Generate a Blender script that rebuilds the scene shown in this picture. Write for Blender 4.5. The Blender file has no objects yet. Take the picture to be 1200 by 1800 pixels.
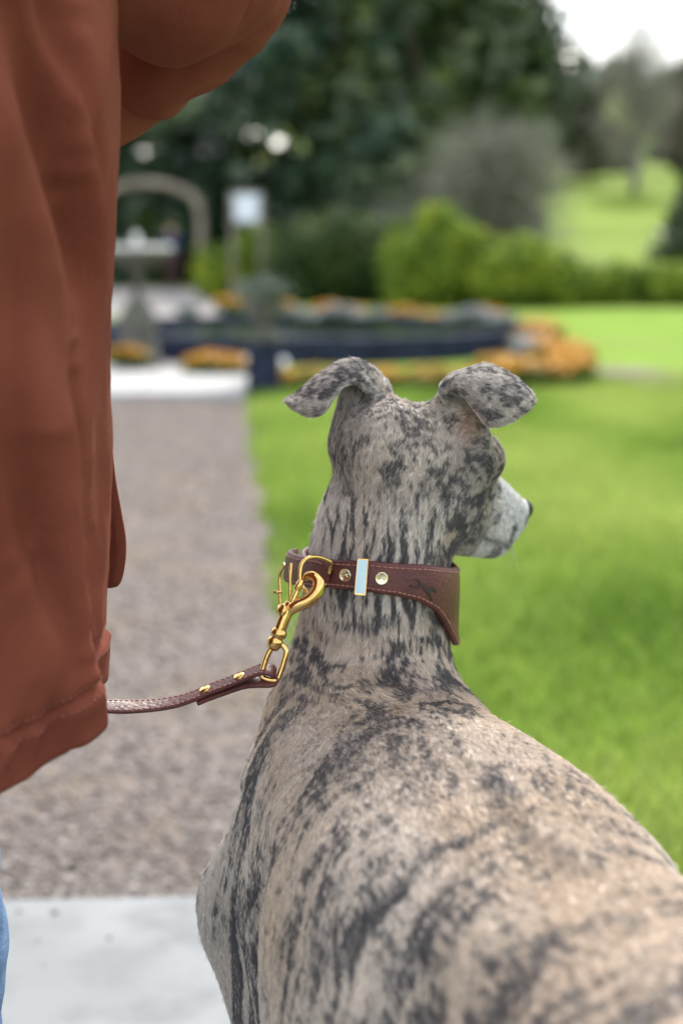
import bpy, bmesh, math, random
import numpy as np
from mathutils import Vector, Matrix

sc = bpy.context.scene
col = sc.collection
RNG = np.random.default_rng(7)
random.seed(7)

# ------------------------------------------------------------------ camera
CAM_H = 1.0
FPX = 2500.0                      # focal length in photograph pixels (1200 x 1800)
PITCH = math.atan(460 / FPX)
cam = bpy.data.cameras.new('camera')
cam_o = bpy.data.objects.new('camera', cam)
col.objects.link(cam_o)
cam_o.location = (0, 0, CAM_H)
cam_o.rotation_euler = (math.pi / 2 - PITCH, 0, 0)
cam.sensor_fit = 'VERTICAL'
cam.sensor_height = 36.0
cam.lens = 36.0 * FPX / 1800
cam.clip_start = 0.02
cam.clip_end = 3000
cam.dof.use_dof = True
cam.dof.focus_distance = 1.065
cam.dof.aperture_fstop = 3.2
cam.dof.aperture_blades = 0
sc.camera = cam_o

# ------------------------------------------------------------------ sky and sun
SUN_EL, SUN_AZ = math.radians(43), math.radians(14)     # azimuth clockwise from +Y (ahead, to the right)
w = bpy.data.worlds.new('World')
sc.world = w
w.use_nodes = True
wn, wl = w.node_tree.nodes, w.node_tree.links
wn.clear()
w_out = wn.new('ShaderNodeOutputWorld')
w_bg = wn.new('ShaderNodeBackground')
w_sky = wn.new('ShaderNodeTexSky')
w_sky.sky_type = 'NISHITA'
w_sky.sun_disc = False
w_sky.sun_elevation = SUN_EL
w_sky.sun_rotation = SUN_AZ
w_sky.air_density = 1.2
w_sky.dust_density = 2.0
w_tc = wn.new('ShaderNodeTexCoord')
w_map = wn.new('ShaderNodeMapping')
w_map.inputs['Scale'].default_value = (1.0, 1.0, 2.6)
w_ns = wn.new('ShaderNodeTexNoise')
w_ns.inputs['Scale'].default_value = 2.4
w_ns.inputs['Detail'].default_value = 6
w_ns.inputs['Roughness'].default_value = 0.55
w_rp = wn.new('ShaderNodeValToRGB')
w_rp.color_ramp.elements[0].position = 0.36
w_rp.color_ramp.elements[0].color = (0.28, 0.28, 0.28, 1)
w_rp.color_ramp.elements[1].position = 0.60
w_rp.color_ramp.elements[1].color = (1, 1, 1, 1)
w_cl = wn.new('ShaderNodeRGB')
w_cl.outputs[0].default_value = (10.6, 10.8, 11.3, 1)      # thin bright cloud, same units as the sky
w_mx = wn.new('ShaderNodeMix')
w_mx.data_type = 'RGBA'
wl.new(w_tc.outputs['Generated'], w_map.inputs['Vector'])
wl.new(w_map.outputs[0], w_ns.inputs['Vector'])
wl.new(w_ns.outputs[0], w_rp.inputs[0])
wl.new(w_rp.outputs[0], w_mx.inputs['Factor'])
wl.new(w_sky.outputs[0], w_mx.inputs['A'])
wl.new(w_cl.outputs[0], w_mx.inputs['B'])
wl.new(w_mx.outputs['Result'], w_bg.inputs['Color'])
w_bg.inputs['Strength'].default_value = 0.108
wl.new(w_bg.outputs[0], w_out.inputs['Surface'])

sun = bpy.data.lights.new('sun', 'SUN')
sun_o = bpy.data.objects.new('sun', sun)
col.objects.link(sun_o)
sun.energy = 3.0
sun.angle = math.radians(8)
sun.color = (1.0, 0.95, 0.87)
to_sun = Vector((math.sin(SUN_AZ) * math.cos(SUN_EL), math.cos(SUN_AZ) * math.cos(SUN_EL), math.sin(SUN_EL)))
sun_o.rotation_euler = (-to_sun).to_track_quat('-Z', 'Y').to_euler()
sun_o.location = (6, 9, 12)

# ------------------------------------------------------------------ exposure and render
sc.view_settings.view_transform = 'Standard'
sc.view_settings.look = 'None'
sc.view_settings.exposure = 1.08
sc.view_settings.gamma = 1.0
sc.view_settings.use_curve_mapping = False
sc.render.engine = 'CYCLES'
sc.cycles.use_denoising = True
try:
    sc.cycles.denoiser = 'OPENIMAGEDENOISE'
    sc.cycles.denoising_input_passes = 'RGB_ALBEDO_NORMAL'
except Exception:
    pass
sc.cycles.use_adaptive_sampling = True
sc.cycles.adaptive_threshold = 0.02
sc.cycles.max_bounces = 5
sc.cycles.diffuse_bounces = 2
sc.cycles.glossy_bounces = 3
sc.cycles.transmission_bounces = 4
sc.cycles.transparent_max_bounces = 6
sc.cycles.sample_clamp_indirect = 6.0
sc.cycles_curves.shape = 'RIBBONS'
sc.cycles_curves.subdivisions = 1

# ------------------------------------------------------------------ helpers
_cp, _sp = math.cos(PITCH), math.sin(PITCH)

def ray(px, py):
    a, b = (px - 600) / FPX, (900 - py) / FPX
    return np.array([a, _cp + b * _sp, -_sp + b * _cp])

def at(px, py, Y):
    """the point on the sight line of pixel (px, py) that stands Y metres ahead"""
    d = ray(px, py)
    return np.array([0, 0, CAM_H]) + d * (Y / d[1])

def dep(px, py, D):
    """the same with D the depth along the lens axis"""
    return np.array([0, 0, CAM_H]) + ray(px, py) * D

def ground(px, py, z=0.0):
    d = ray(px, py)
    return np.array([0, 0, CAM_H]) + d * ((z - CAM_H) / d[2])

def tag(o, label=None, cat=None, group=None, kind=None):
    if label: o['label'] = label
    if cat: o['category'] = cat
    if group: o['group'] = group
    if kind: o['kind'] = kind
    return o

def link(o, parent=None):
    col.objects.link(o)
    if parent is not None:
        o.parent = parent
        if parent.type == 'EMPTY' or True:
            o.matrix_parent_inverse = Matrix.LocRotScale(parent.location, parent.rotation_euler, parent.scale).inverted()
    return o

def empty(name, loc=(0, 0, 0), rz=0.0):
    o = bpy.data.objects.new(name, None)
    o.location = loc
    o.rotation_euler = (0, 0, rz)
    o.empty_display_size = 0.1
    col.objects.link(o)
    return o

def mesh_obj(name, verts, faces, mat, parent=None, smooth=True):
    me = bpy.data.meshes.new(name)
    verts = np.asarray(verts, dtype=float)
    me.from_pydata(verts.tolist(), [], [list(map(int, f)) for f in faces])
    if smooth:
        me.polygons.foreach_set('use_smooth', np.ones(len(me.polygons), bool))
    if mat is not None:
        me.materials.append(mat)
    me.update()
    o = bpy.data.objects.new(name, me)
    return link(o, parent)

class MB:
    """collects shapes into one mesh"""
    def __init__(self):
        self.v, self.f = [], []
    def add(self, v, f):
        n = len(self.v)
        self.v.extend([tuple(map(float, p)) for p in v])
        self.f.extend([tuple(i + n for i in q) for q in f])
        return self
    def box(self, c, s, R=None, bevel=0.0):
        c = np.array(c, float); hx, hy, hz = np.array(s, float) / 2
        if bevel <= 0:
            p = np.array([[x, y, z] for z in (-hz, hz) for (x, y) in ((-hx, -hy), (hx, -hy), (hx, hy), (-hx, hy))])
            f = [(3, 2, 1, 0), (4, 5, 6, 7), (0, 1, 5, 4), (1, 2, 6, 5), (2, 3, 7, 6), (3, 0, 4, 7)]
        else:
            b = bevel
            p, f = [], []
            for z, k in ((-hz, b), (-hz + b, 0), (hz - b, 0), (hz, b)):
                x, y = hx - k, hy - k
                e = b if k == 0 else b * 0.6
                p += [(-x + e, -y, z), (x - e, -y, z), (x, -y + e, z), (x, y - e, z), (x - e, y, z), (-x + e, y, z), (-x, y - e, z), (-x, -y + e, z)]
            for k in range(3):
                for i in range(8):
                    j = (i + 1) % 8
                    f.append((k * 8 + i, k * 8 + j, k * 8 + 8 + j, k * 8 + 8 + i))
            f.append(tuple(range(7, -1, -1))); f.append(tuple(range(24, 32)))
            p = np.array(p)
        if R is not None:
            p = p @ np.array(R).T
        return self.add(p + c, f)
    def tube(self, pts, rad, n=12, cap=True, squash=None, up=None, closed=False):
        """pts: polyline, rad: a radius or one per point; squash: (a, b) factors across / along 'up'"""
        pts = np.array(pts, float); m = len(pts)
        rad = np.full(m, rad, float) if np.isscalar(rad) else np.array(rad, float)
        T = np.gradient(pts, axis=0)
        if closed:
            T = np.roll(pts, -1, 0) - np.roll(pts, 1, 0)
        T /= np.linalg.norm(T, axis=1)[:, None] + 1e-12
        ref = np.array(up if up is not None else (0.13, 0.21, 0.97), float)
        a = ref - T[0] * ref.dot(T[0])
        if np.linalg.norm(a) < 1e-4:
            a = np.array([1.0, 0, 0]) - T[0] * T[0][0]
        a /= np.linalg.norm(a)
        V = []
        th = np.linspace(0, 2 * math.pi, n, endpoint=False)
        for i in range(m):
            if up is not None:
                a = ref - T[i] * ref.dot(T[i])
            else:
                a = a - T[i] * a.dot(T[i])
            a /= np.linalg.norm(a) + 1e-12
            b = np.cross(T[i], a)
            s = squash or (1, 1)
            V.append(pts[i] + rad[i] * (np.cos(th)[:, None] * a * s[1] + np.sin(th)[:, None] * b * s[0]))
        V = np.concatenate(V)
        F = []
        for i in range(m if closed else m - 1):
            k = ((i + 1) % m)
            for j in range(n):
                q = (j + 1) % n
                F.append((i * n + j, i * n + q, k * n + q, k * n + j))
        if cap and not closed:
            F.append(tuple(range(n - 1, -1, -1)))
            F.append(tuple(range((m - 1) * n, m * n)))
        return self.add(V, F)
    def lathe(self, c, prof, n=32, axis=(0, 0, 1)):
        """prof: list of (radius, height)"""
        z = np.array(axis, float); z /= np.linalg.norm(z)
        x = np.cross(z, (0.3, 0.9, 0.2)); x /= np.linalg.norm(x)
        y = np.cross(z, x)
        th = np.linspace(0, 2 * math.pi, n, endpoint=False)
        V = np.concatenate([np.array(c, float) + z * h + max(r, 1e-5) * (np.cos(th)[:, None] * x + np.sin(th)[:, None] * y) for r, h in prof])
        F = []
        for i in range(len(prof) - 1):
            for j in range(n):
                q = (j + 1) % n
                F.append((i * n + j, i * n + q, (i + 1) * n + q, (i + 1) * n + j))
        F.append(tuple(range(n - 1, -1, -1)))
        F.append(tuple(range((len(prof) - 1) * n, len(prof) * n)))
        return self.add(V, F)
    def build(self, name, mat, parent=None, smooth=True):
        return mesh_obj(name, self.v, self.f, mat, parent, smooth)

def crom(P, per=8):
    """Catmull-Rom through the rows of P"""
    P = np.array(P, float)
    Q = np.vstack([2 * P[0] - P[1], P, 2 * P[-1] - P[-2]])
    out = []
    for i in range(1, len(Q) - 2):
        for t in np.linspace(0, 1, per, endpoint=False):
            a, b, c, d = Q[i - 1], Q[i], Q[i + 1], Q[i + 2]
            out.append(0.5 * (2 * b + (c - a) * t + (2 * a - 5 * b + 4 * c - d) * t * t + (3 * b - a - 3 * c + d) * t ** 3))
    out.append(P[-1])
    return np.array(out)

_T = RNG.random((64, 64, 64))
def vnoise(p):
    """smooth value noise, p (n,3) -> (n,) in 0..1"""
    p = np.asarray(p, float)
    i = np.floor(p).astype(int); f = p - i; f = f * f * (3 - 2 * f)
    x0, y0, z0 = (i[:, 0] % 64), (i[:, 1] % 64), (i[:, 2] % 64)
    x1, y1, z1 = (x0 + 1) % 64, (y0 + 1) % 64, (z0 + 1) % 64
    fx, fy, fz = f[:, 0], f[:, 1], f[:, 2]
    c00 = _T[x0, y0, z0] * (1 - fx) + _T[x1, y0, z0] * fx
    c10 = _T[x0, y1, z0] * (1 - fx) + _T[x1, y1, z0] * fx
    c01 = _T[x0, y0, z1] * (1 - fx) + _T[x1, y0, z1] * fx
    c11 = _T[x0, y1, z1] * (1 - fx) + _T[x1, y1, z1] * fx
    return (c00 * (1 - fy) + c10 * fy) * (1 - fz) + (c01 * (1 - fy) + c11 * fy) * fz

def fbm(p, o=3):
    s, a, n = 0, 1.0, 0
    p = np.asarray(p, float)
    for k in range(o):
        s = s + a * vnoise(p * 2 ** k + 17.3 * k); n += a; a *= 0.5
    return s / n

def smooth01(x, a, b):
    t = np.clip((x - a) / (b - a), 0, 1)
    return t * t * (3 - 2 * t)

# ------------------------------------------------------------------ materials
def mat_new(name):
    m = bpy.data.materials.new(name)
    m.use_nodes = True
    nt = m.node_tree
    return m, nt, nt.nodes.get('Principled BSDF')

def noise_mat(name, c1, c2, scale=8.0, rough=0.8, detail=6, bump=0.0, bscale=None, metal=0.0, spec=0.4, lo=0.35, hi=0.65, stretch=(1, 1, 1), c3=None, scale3=1.0, transl=0.0, sheen=0.0, coat=0.0, coord='Object'):
    m, nt, b = mat_new(name)
    N, L = nt.nodes, nt.links
    tc = N.new('ShaderNodeTexCoord'); mp = N.new('ShaderNodeMapping')
    mp.inputs['Scale'].default_value = stretch
    L.new(tc.outputs[coord], mp.inputs['Vector'])
    ns = N.new('ShaderNodeTexNoise'); ns.inputs['Scale'].default_value = scale; ns.inputs['Detail'].default_value = detail
    L.new(mp.outputs[0], ns.inputs['Vector'])
    rp = N.new('ShaderNodeValToRGB')
    rp.color_ramp.elements[0].position = lo; rp.color_ramp.elements[0].color = (*c1, 1)
    rp.color_ramp.elements[1].position = hi; rp.color_ramp.elements[1].color = (*c2, 1)
    L.new(ns.outputs[0], rp.inputs[0])
    outc = rp.outputs[0]
    if c3 is not None:
        n3 = N.new('ShaderNodeTexNoise'); n3.inputs['Scale'].default_value = scale3; n3.inputs['Detail'].default_value = 4
        L.new(mp.outputs[0], n3.inputs['Vector'])
        r3 = N.new('ShaderNodeValToRGB'); r3.color_ramp.elements[0].position = 0.45; r3.color_ramp.elements[1].position = 0.65
        L.new(n3.outputs[0], r3.inputs[0])
        mx = N.new('ShaderNodeMix'); mx.data_type = 'RGBA'
        L.new(r3.outputs[0], mx.inputs['Factor']); L.new(outc, mx.inputs['A']); mx.inputs['B'].default_value = (*c3, 1)
        outc = mx.outputs['Result']
    L.new(outc, b.inputs['Base Color'])
    b.inputs['Roughness'].default_value = rough
    b.inputs['Metallic'].default_value = metal
    b.inputs['Specular IOR Level'].default_value = spec
    if sheen: b.inputs['Sheen Weight'].default_value = sheen
    if coat:
        b.inputs['Coat Weight'].default_value = coat; b.inputs['Coat Roughness'].default_value = 0.2
    if bump:
        nb = N.new('ShaderNodeTexNoise'); nb.inputs['Scale'].default_value = bscale or scale * 3; nb.inputs['Detail'].default_value = 5
        L.new(mp.outputs[0], nb.inputs['Vector'])
        bp = N.new('ShaderNodeBump'); bp.inputs['Strength'].default_value = bump; bp.inputs['Distance'].default_value = 0.01
        L.new(nb.outputs[0], bp.inputs['Height']); L.new(bp.outputs[0], b.inputs['Normal'])
    if transl:
        out = next(n for n in N if n.type == 'OUTPUT_MATERIAL')
        tr = N.new('ShaderNodeBsdfTranslucent'); L.new(outc, tr.inputs['Color'])
        ms = N.new('ShaderNodeMixShader'); ms.inputs[0].default_value = transl
        L.new(b.outputs[0], ms.inputs[1]); L.new(tr.outputs[0], ms.inputs[2]); L.new(ms.outputs[0], out.inputs['Surface'])
    return m

# ------------------------------------------------------------------ soft solid modelling on a voxel field
import openvdb

class Field:
    def __init__(self, lo, hi, vox):
        self.lo = np.array(lo, float); self.v = vox
        self.n = np.ceil((np.array(hi) - self.lo) / vox).astype(int) + 1
        self.a = np.full(self.n, 0.05, np.float32)
    def _box(self, lo, hi):
        i0 = np.clip(np.floor((np.array(lo) - self.lo) / self.v).astype(int), 0, self.n - 1)
        i1 = np.clip(np.ceil((np.array(hi) - self.lo) / self.v).astype(int) + 1, 1, self.n)
        ax = [(np.arange(i0[k], i1[k]) * self.v + self.lo[k]).astype(np.float32) for k in range(3)]
        return i0, i1, ax
    def put(self, fn, lo, hi, k=0.0, cut=False):
        i0, i1, ax = self._box(lo, hi)
        if np.any(i1 <= i0): return
        X, Y, Z = np.meshgrid(*ax, indexing='ij', sparse=True)
        d = fn(X, Y, Z).astype(np.float32)
        s = tuple(slice(i0[q], i1[q]) for q in range(3))
        o = self.a[s]
        if cut:
            d = -d
            h = np.maximum(k - np.abs(o - d), 0) / max(k, 1e-9)
            self.a[s] = np.maximum(o, d) + h * h * k * 0.25
        elif k > 0:
            h = np.maximum(k - np.abs(o - d), 0) / k
            self.a[s] = np.minimum(o, d) - h * h * k * 0.25
        else:
            self.a[s] = np.minimum(o, d)
    def ell(self, c, r, R=None, k=0.02, cut=False):
        c = np.array(c, float); r = np.array(r, float)
        R = np.eye(3) if R is None else np.array(R, float)      # rows: local axes
        m = r.max() + 0.03 + k
        rm = r.min()
        def fn(X, Y, Z):
            x, y, z = X - c[0], Y - c[1], Z - c[2]
            q = [(R[i, 0] * x + R[i, 1] * y + R[i, 2] * z) / r[i] for i in range(3)]
            L = np.sqrt(q[0] ** 2 + q[1] ** 2 + q[2] ** 2)
            return (L - 1) * rm * (0.6 + 0.4 * (r.mean() / rm))
        self.put(fn, c - m, c + m, k, cut)
    def cone(self, a, b, ra, rb, side=None, k=0.02, caps=True, cut=False):
        """tapered limb from a to b; ra, rb: radius or (side, other); side: the direction of the first radius"""
        a = np.array(a, float); b = np.array(b, float)
        ra = np.array([ra, ra] if np.isscalar(ra) else ra, float); rb = np.array([rb, rb] if np.isscalar(rb) else rb, float)
        w = b - a; L = np.linalg.norm(w); w /= L
        s = np.array(side if side is not None else (1, 0.1, 0.05), float)
        s -= w * s.dot(w); s /= np.linalg.norm(s); t = np.cross(w, s)
        m = max(ra.max(), rb.max()) + 0.025 + k
        lo, hi = np.minimum(a, b) - m, np.maximum(a, b) + m
        def fn(X, Y, Z):
            x, y, z = X - a[0], Y - a[1], Z - a[2]
            h = w[0] * x + w[1] * y + w[2] * z
            u = np.clip(h / L, 0, 1)
            over = h - u * L
            p = s[0] * x + s[1] * y + s[2] * z
            q = t[0] * x + t[1] * y + t[2] * z
            r1 = ra[0] + (rb[0] - ra[0]) * u; r2 = ra[1] + (rb[1] - ra[1]) * u
            r0 = np.minimum(r1, r2)
            e = r0 if caps else 0.006
            D = np.sqrt((p / r1) ** 2 + (q / r2) ** 2 + (over / e) ** 2)
            return (D - 1) * r0
        self.put(fn, lo, hi, k, cut)
    def sweep(self, st, k=0.0, per=6):
        """st rows: cx cy cz, side xyz, width, up, down  (up/down = radii along the section's own up)"""
        S = crom(st, per)
        for i in range(len(S) - 1):
            A, B = S[i], S[i + 1]
            a, b = A[:3], B[:3]
            w = b - a; L = np.linalg.norm(w); w = w / L
            s = (A[3:6] + B[3:6]) / 2; s = s - w * s.dot(w); s /= np.linalg.norm(s)
            t = np.cross(w, s)
            if t[2] < 0 and abs(t[2]) > 0.2: t = -t
            m = max(A[6:9].max(), B[6:9].max()) + 0.02
            lo, hi = np.minimum(a, b) - m, np.maximum(a, b) + m
            def fn(X, Y, Z, a=a, w=w, L=L, s=s, t=t, A=A, B=B):
                x, y, z = X - a[0], Y - a[1], Z - a[2]
                h = w[0] * x + w[1] * y + w[2] * z
                u = np.clip(h / L, -0.3, 1.3)
                over = h - np.clip(h, -0.003, L + 0.003)
                p = s[0] * x + s[1] * y + s[2] * z
                q = t[0] * x + t[1] * y + t[2] * z
                r1 = A[6] + (B[6] - A[6]) * u
                r2 = np.where(q > 0, A[7] + (B[7] - A[7]) * u, A[8] + (B[8] - A[8]) * u)
                r0 = np.minimum(r1, r2)
                D = (np.abs(p / r1) ** 2.35 + np.abs(q / r2) ** 2.35 + np.abs(over / 0.012) ** 2.35) ** (1 / 2.35)
                return (D - 1) * r0
            self.put(fn, lo, hi, k)
    def blur(self, n=1):
        for _ in range(n):
            for ax in range(3):
                a = self.a
                b = a.copy()
                sl = [slice(None)] * 3; s0 = list(sl); s1 = list(sl); s2 = list(sl)
                s0[ax] = slice(0, -2); s1[ax] = slice(1, -1); s2[ax] = slice(2, None)
                b[tuple(s1)] = 0.25 * a[tuple(s0)] + 0.5 * a[tuple(s1)] + 0.25 * a[tuple(s2)]
                self.a = b
    def mesh(self):
        g = openvdb.FloatGrid(0.05)
        g.copyFromArray(np.ascontiguousarray(self.a))
        p, q = g.convertToQuads(0.0)
        p = np.array(p, float) * self.v + self.lo
        q = np.array(q)[:, ::-1]
        # signed volume check keeps the normals outward
        t = p[q[:, [0, 1, 2]]]
        vol = np.einsum('ij,ij->i', t[:, 0], np.cross(t[:, 1], t[:, 2])).sum()
        if vol < 0: q = q[:, ::-1]
        return p, q

def fast_mesh(name, V, F, mat, parent=None, smooth=False, tint=None, tri=True):
    """mesh from numpy arrays; tint: one value per face stored as 'tint'"""
    V = np.asarray(V, np.float32); F = np.asarray(F, np.int32)
    me = bpy.data.meshes.new(name)
    k = F.shape[1]
    me.vertices.add(len(V)); me.vertices.foreach_set('co', V.ravel())
    me.loops.add(F.size); me.loops.foreach_set('vertex_index', F.ravel())
    me.polygons.add(len(F))
    me.polygons.foreach_set('loop_start', np.arange(0, F.size, k, dtype=np.int32))
    me.polygons.foreach_set('loop_total', np.full(len(F), k, np.int32))
    if smooth: me.polygons.foreach_set('use_smooth', np.ones(len(F), bool))
    me.update(calc_edges=True)
    if tint is not None:
        a = me.attributes.new('tint', 'FLOAT', 'FACE')
        a.data.foreach_set('value', np.asarray(tint, np.float32))
    if mat is not None: me.materials.append(mat)
    o = bpy.data.objects.new(name, me)
    return link(o, parent)

def tint_mat(name, c1, c2, c3=None, rough=.7, transl=0.0, spec=.3):
    """colour runs from c1 to c2 (to c3) with each face's own tint value"""
    m, nt, b = mat_new(name)
    N, L = nt.nodes, nt.links
    a = N.new('ShaderNodeAttribute'); a.attribute_name = 'tint'
    rp = N.new('ShaderNodeValToRGB')
    rp.color_ramp.elements[0].color = (*c1, 1); rp.color_ramp.elements[1].color = (*(c3 or c2), 1)
    if c3:
        e = rp.color_ramp.elements.new(.5); e.color = (*c2, 1)
    L.new(a.outputs['Fac'], rp.inputs[0]); L.new(rp.outputs[0], b.inputs['Base Color'])
    b.inputs['Roughness'].default_value = rough; b.inputs['Specular IOR Level'].default_value = spec
    if transl:
        out = next(n for n in N if n.type == 'OUTPUT_MATERIAL')
        tr = N.new('ShaderNodeBsdfTranslucent'); L.new(rp.outputs[0], tr.inputs['Color'])
        ms = N.new('ShaderNodeMixShader'); ms.inputs[0].default_value = transl
        L.new(b.outputs[0], ms.inputs[1]); L.new(tr.outputs[0], ms.inputs[2]); L.new(ms.outputs[0], out.inputs['Surface'])
    return m

# ------------------------------------------------------------------ ground
def terrain_z(x, y):
    x = np.asarray(x, float); y = np.asarray(y, float)
    a = smooth01(y, 58, 190) * 9.6
    hill = smooth01(y + .12 * x, 215, 520) * 42
    hump = 1.2 * np.sin(x * .011 + 1.0) * smooth01(y, 90, 220)
    return a + hill + hump - .02

ys = np.concatenate([np.linspace(-30, 50, 17), np.linspace(56, 240, 47), np.linspace(250, 560, 40), np.linspace(600, 1400, 12)])
xs = np.concatenate([np.linspace(-600, -80, 14), np.linspace(-70, 110, 46), np.linspace(120, 700, 16)])
gx, gy = np.meshgrid(xs, ys)
gv = np.stack([gx.ravel(), gy.ravel(), terrain_z(gx, gy).ravel()], 1)
nx = len(xs)
gf = np.array([(r * nx + c, r * nx + c + 1, (r + 1) * nx + c + 1, (r + 1) * nx + c) for r in range(len(ys) - 1) for c in range(nx - 1)])
m_field = noise_mat('pasture', spec=.04, c1=(.11, .165, .020), c2=(.155, .22, .034), scale=.05, rough=.9, detail=8, c3=(.13, .165, .04), scale3=.02)
tag(fast_mesh('field', gv, gf, m_field, smooth=True), kind='structure')

m_lawn = noise_mat('lawn_turf', (.11, .19, .018), (.17, .265, .036), spec=.04, scale=1.3, rough=.9, detail=7, bump=.6, bscale=60, lo=.3, hi=.7, c3=(.15, .21, .04), scale3=.35)
lx, ly = np.meshgrid(np.linspace(-22, 22, 45), np.linspace(-6, 31, 75))
lv = np.stack([lx.ravel(), ly.ravel(), np.zeros(lx.size)], 1)
lf = np.array([(r * 45 + c, r * 45 + c + 1, (r + 1) * 45 + c + 1, (r + 1) * 45 + c) for r in range(74) for c in range(44)])
tag(fast_mesh('lawn', lv, lf, m_lawn, smooth=True), kind='structure')

# gravel path: its right edge swings from under the dog to the stone strip
edge_px = [(436, 705), (441, 780), (458, 870), (478, 1000), (500, 1120)]
edge = [ground(*p)[:2] for p in edge_px][::1]
edge = edge + [np.array([.06, 3.0]), np.array([.40, 2.30]), np.array([.55, 1.7])]
edge = crom(edge, 6)
pv, pf = [], []
for i, e in enumerate(edge):
    wob = .03 * math.sin(i * 1.7) + .02 * math.sin(i * 3.1)
    pv += [(e[0] + wob, e[1], .006), (-1.4, e[1], .006), (-3.4 - .05 * i, e[1], .006)]
for i in range(len(edge) - 1):
    for k in range(2):
        pf.append((3 * i + k, 3 * i + k + 1, 3 * i + 4 + k, 3 * i + 3 + k)[::-1])
m_gravel = noise_mat('gravel_bed', (.125, .105, .094), (.24, .207, .187), spec=.1, scale=42, rough=.95, detail=8, bump=.8, bscale=70, c3=(.185, .15, .115), scale3=2.2, lo=.3, hi=.7)
tag(mesh_obj('path', pv, pf, m_gravel, smooth=False), kind='structure')
def edge_x(y):
    o = np.argsort(edge[:, 1]); return np.interp(y, edge[o, 1], edge[o, 0])

# loose stones on the path
n = 76000
yy = 2.07 + (7.4) * RNG.random(n) ** 1.9; xx = -1.9 + RNG.random(n) * (edge_x(yy) + 1.9 + .05 * RNG.normal(size=n))
ss = .0026 + .0068 * RNG.random(n) ** 3.2
oct_v = np.array([(1, 0, 0), (-1, 0, 0), (0, 1, 0), (0, -1, 0), (0, 0, 1), (0, 0, -1)]) * 1.1
oct_f = np.array([(0, 2, 4), (2, 1, 4), (1, 3, 4), (3, 0, 4), (2, 0, 5), (1, 2, 5), (3, 1, 5), (0, 3, 5)])
sv = (oct_v[None] * (1 + .22 * RNG.normal(size=(n, 6, 1)))) * ss[:, None, None] * np.stack([.8 + .5 * RNG.random(n), .8 + .5 * RNG.random(n), .5 + .25 * RNG.random(n)], 1)[:, None, :]
sv = sv + np.stack([xx, yy, .006 + ss * .25], 1)[:, None, :]
oc = RNG.random(n) < .0003                           # a few kicked onto the slab
sv[oc] += np.array([0, 0, .0145]) + np.stack([RNG.random(oc.sum()) * .1, 2.0 - yy[oc] - .5 * RNG.random(oc.sum()) ** 2, 0 * yy[oc]], 1)[:, None, :]
sf = (oct_f[None] + (np.arange(n) * 6)[:, None, None]).reshape(-1, 3)
m_peb = tint_mat('pebble', (.072, .061, .055), (.20, .172, .156), (.41, .375, .35), rough=.9, spec=.12)
tag(fast_mesh('gravel', sv.reshape(-1, 3), sf, m_peb, tint=np.repeat(np.clip(RNG.normal(.5, .22, n), 0, 1), 8)), 'loose pinkish grey gravel lying on the garden path', 'gravel', kind='stuff')

# grass blades near the camera
def blades(n, x0, x1, y0, y1, pw, keep, hgt=.045):
    y = y0 + (y1 - y0) * RNG.random(n) ** pw; x = x0 + (x1 - x0) * RNG.random(n)
    k = keep(x, y); x, y = x[k], y[k]; n = len(x)
    a = RNG.random(n) * 2 * math.pi; h = hgt * (.5 + RNG.random(n)) * (.6 + .8 * vnoise(np.stack([x * 2.2, y * 2.2, x * 0], 1))); wd = .0022 + .002 * RNG.random(n)
    ln = RNG.normal(0, .5, (n, 2)) * h[:, None]
    d = np.stack([np.cos(a) * wd, np.sin(a) * wd], 1)
    b = np.stack([x, y], 1)
    z0 = np.full((n, 1), .001)
    p0 = np.hstack([b - d, z0]); p1 = np.hstack([b + d, z0])
    p2 = np.hstack([b + ln * .45 + d * .7, (h * .6)[:, None]]); p3 = np.hstack([b + ln * .45 - d * .7, (h * .6)[:, None]]); p4 = np.hstack([b + ln, h[:, None]])
    V = np.stack([p0, p1, p2, p3, p4], 1).reshape(-1, 3)
    o = (np.arange(n) * 5)[:, None]
    F_ = np.concatenate([np.array([[0, 1, 2]]) + o, np.array([[0, 2, 3]]) + o, np.array([[3, 2, 4]]) + o])
    t = np.clip(.5 + .80 * (fbm(np.stack([x * 1.1, y * .8, x * 0 + 3], 1), 3) - .5) * 2 + RNG.normal(0, .15, n), 0, 1)
    return V, F_, np.tile(t, 3)
m_grass = tint_mat('grass_blade', (.085, .165, .018), (.195, .29, .045), (.34, .41, .10), rough=.6, transl=.40)
V, F_, t = blades(210000, -.8, 5.0, 1.7, 11.5, 1.5, lambda x, y: (x > edge_x(y) + .02 * np.sin(y * 9)) & (np.abs(x) < y * .30 + .6))
tag(fast_mesh('grass', V, F_, m_grass, tint=t), 'short bright green mown grass of the lawn beside the path', 'grass', kind='stuff')

# concrete slab underfoot
m_conc = noise_mat('concrete', (.185, .195, .20), (.235, .245, .25), scale=2.5, rough=.85, detail=10, bump=.25, bscale=160, lo=.35, hi=.65, c3=(.155, .165, .17), scale3=9)
nt = m_conc.node_tree
vo = nt.nodes.new('ShaderNodeTexVoronoi'); vo.inputs['Scale'].default_value = 9.0
rp = nt.nodes.new('ShaderNodeValToRGB'); rp.color_ramp.elements[0].position = .06; rp.color_ramp.elements[0].color = (.60, .61, .62, 1); rp.color_ramp.elements[1].position = .13
mx = nt.nodes.new('ShaderNodeMix'); mx.data_type = 'RGBA'; mx.blend_type = 'MULTIPLY'; mx.inputs['Factor'].default_value = 1
tc = next(x for x in nt.nodes if x.type == 'TEX_COORD'); nt.links.new(tc.outputs['Object'], vo.inputs['Vector'])
nt.links.new(vo.outputs['Distance'], rp.inputs[0])
bs = nt.nodes.get('Principled BSDF'); src = bs.inputs['Base Color'].links[0].from_socket
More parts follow.
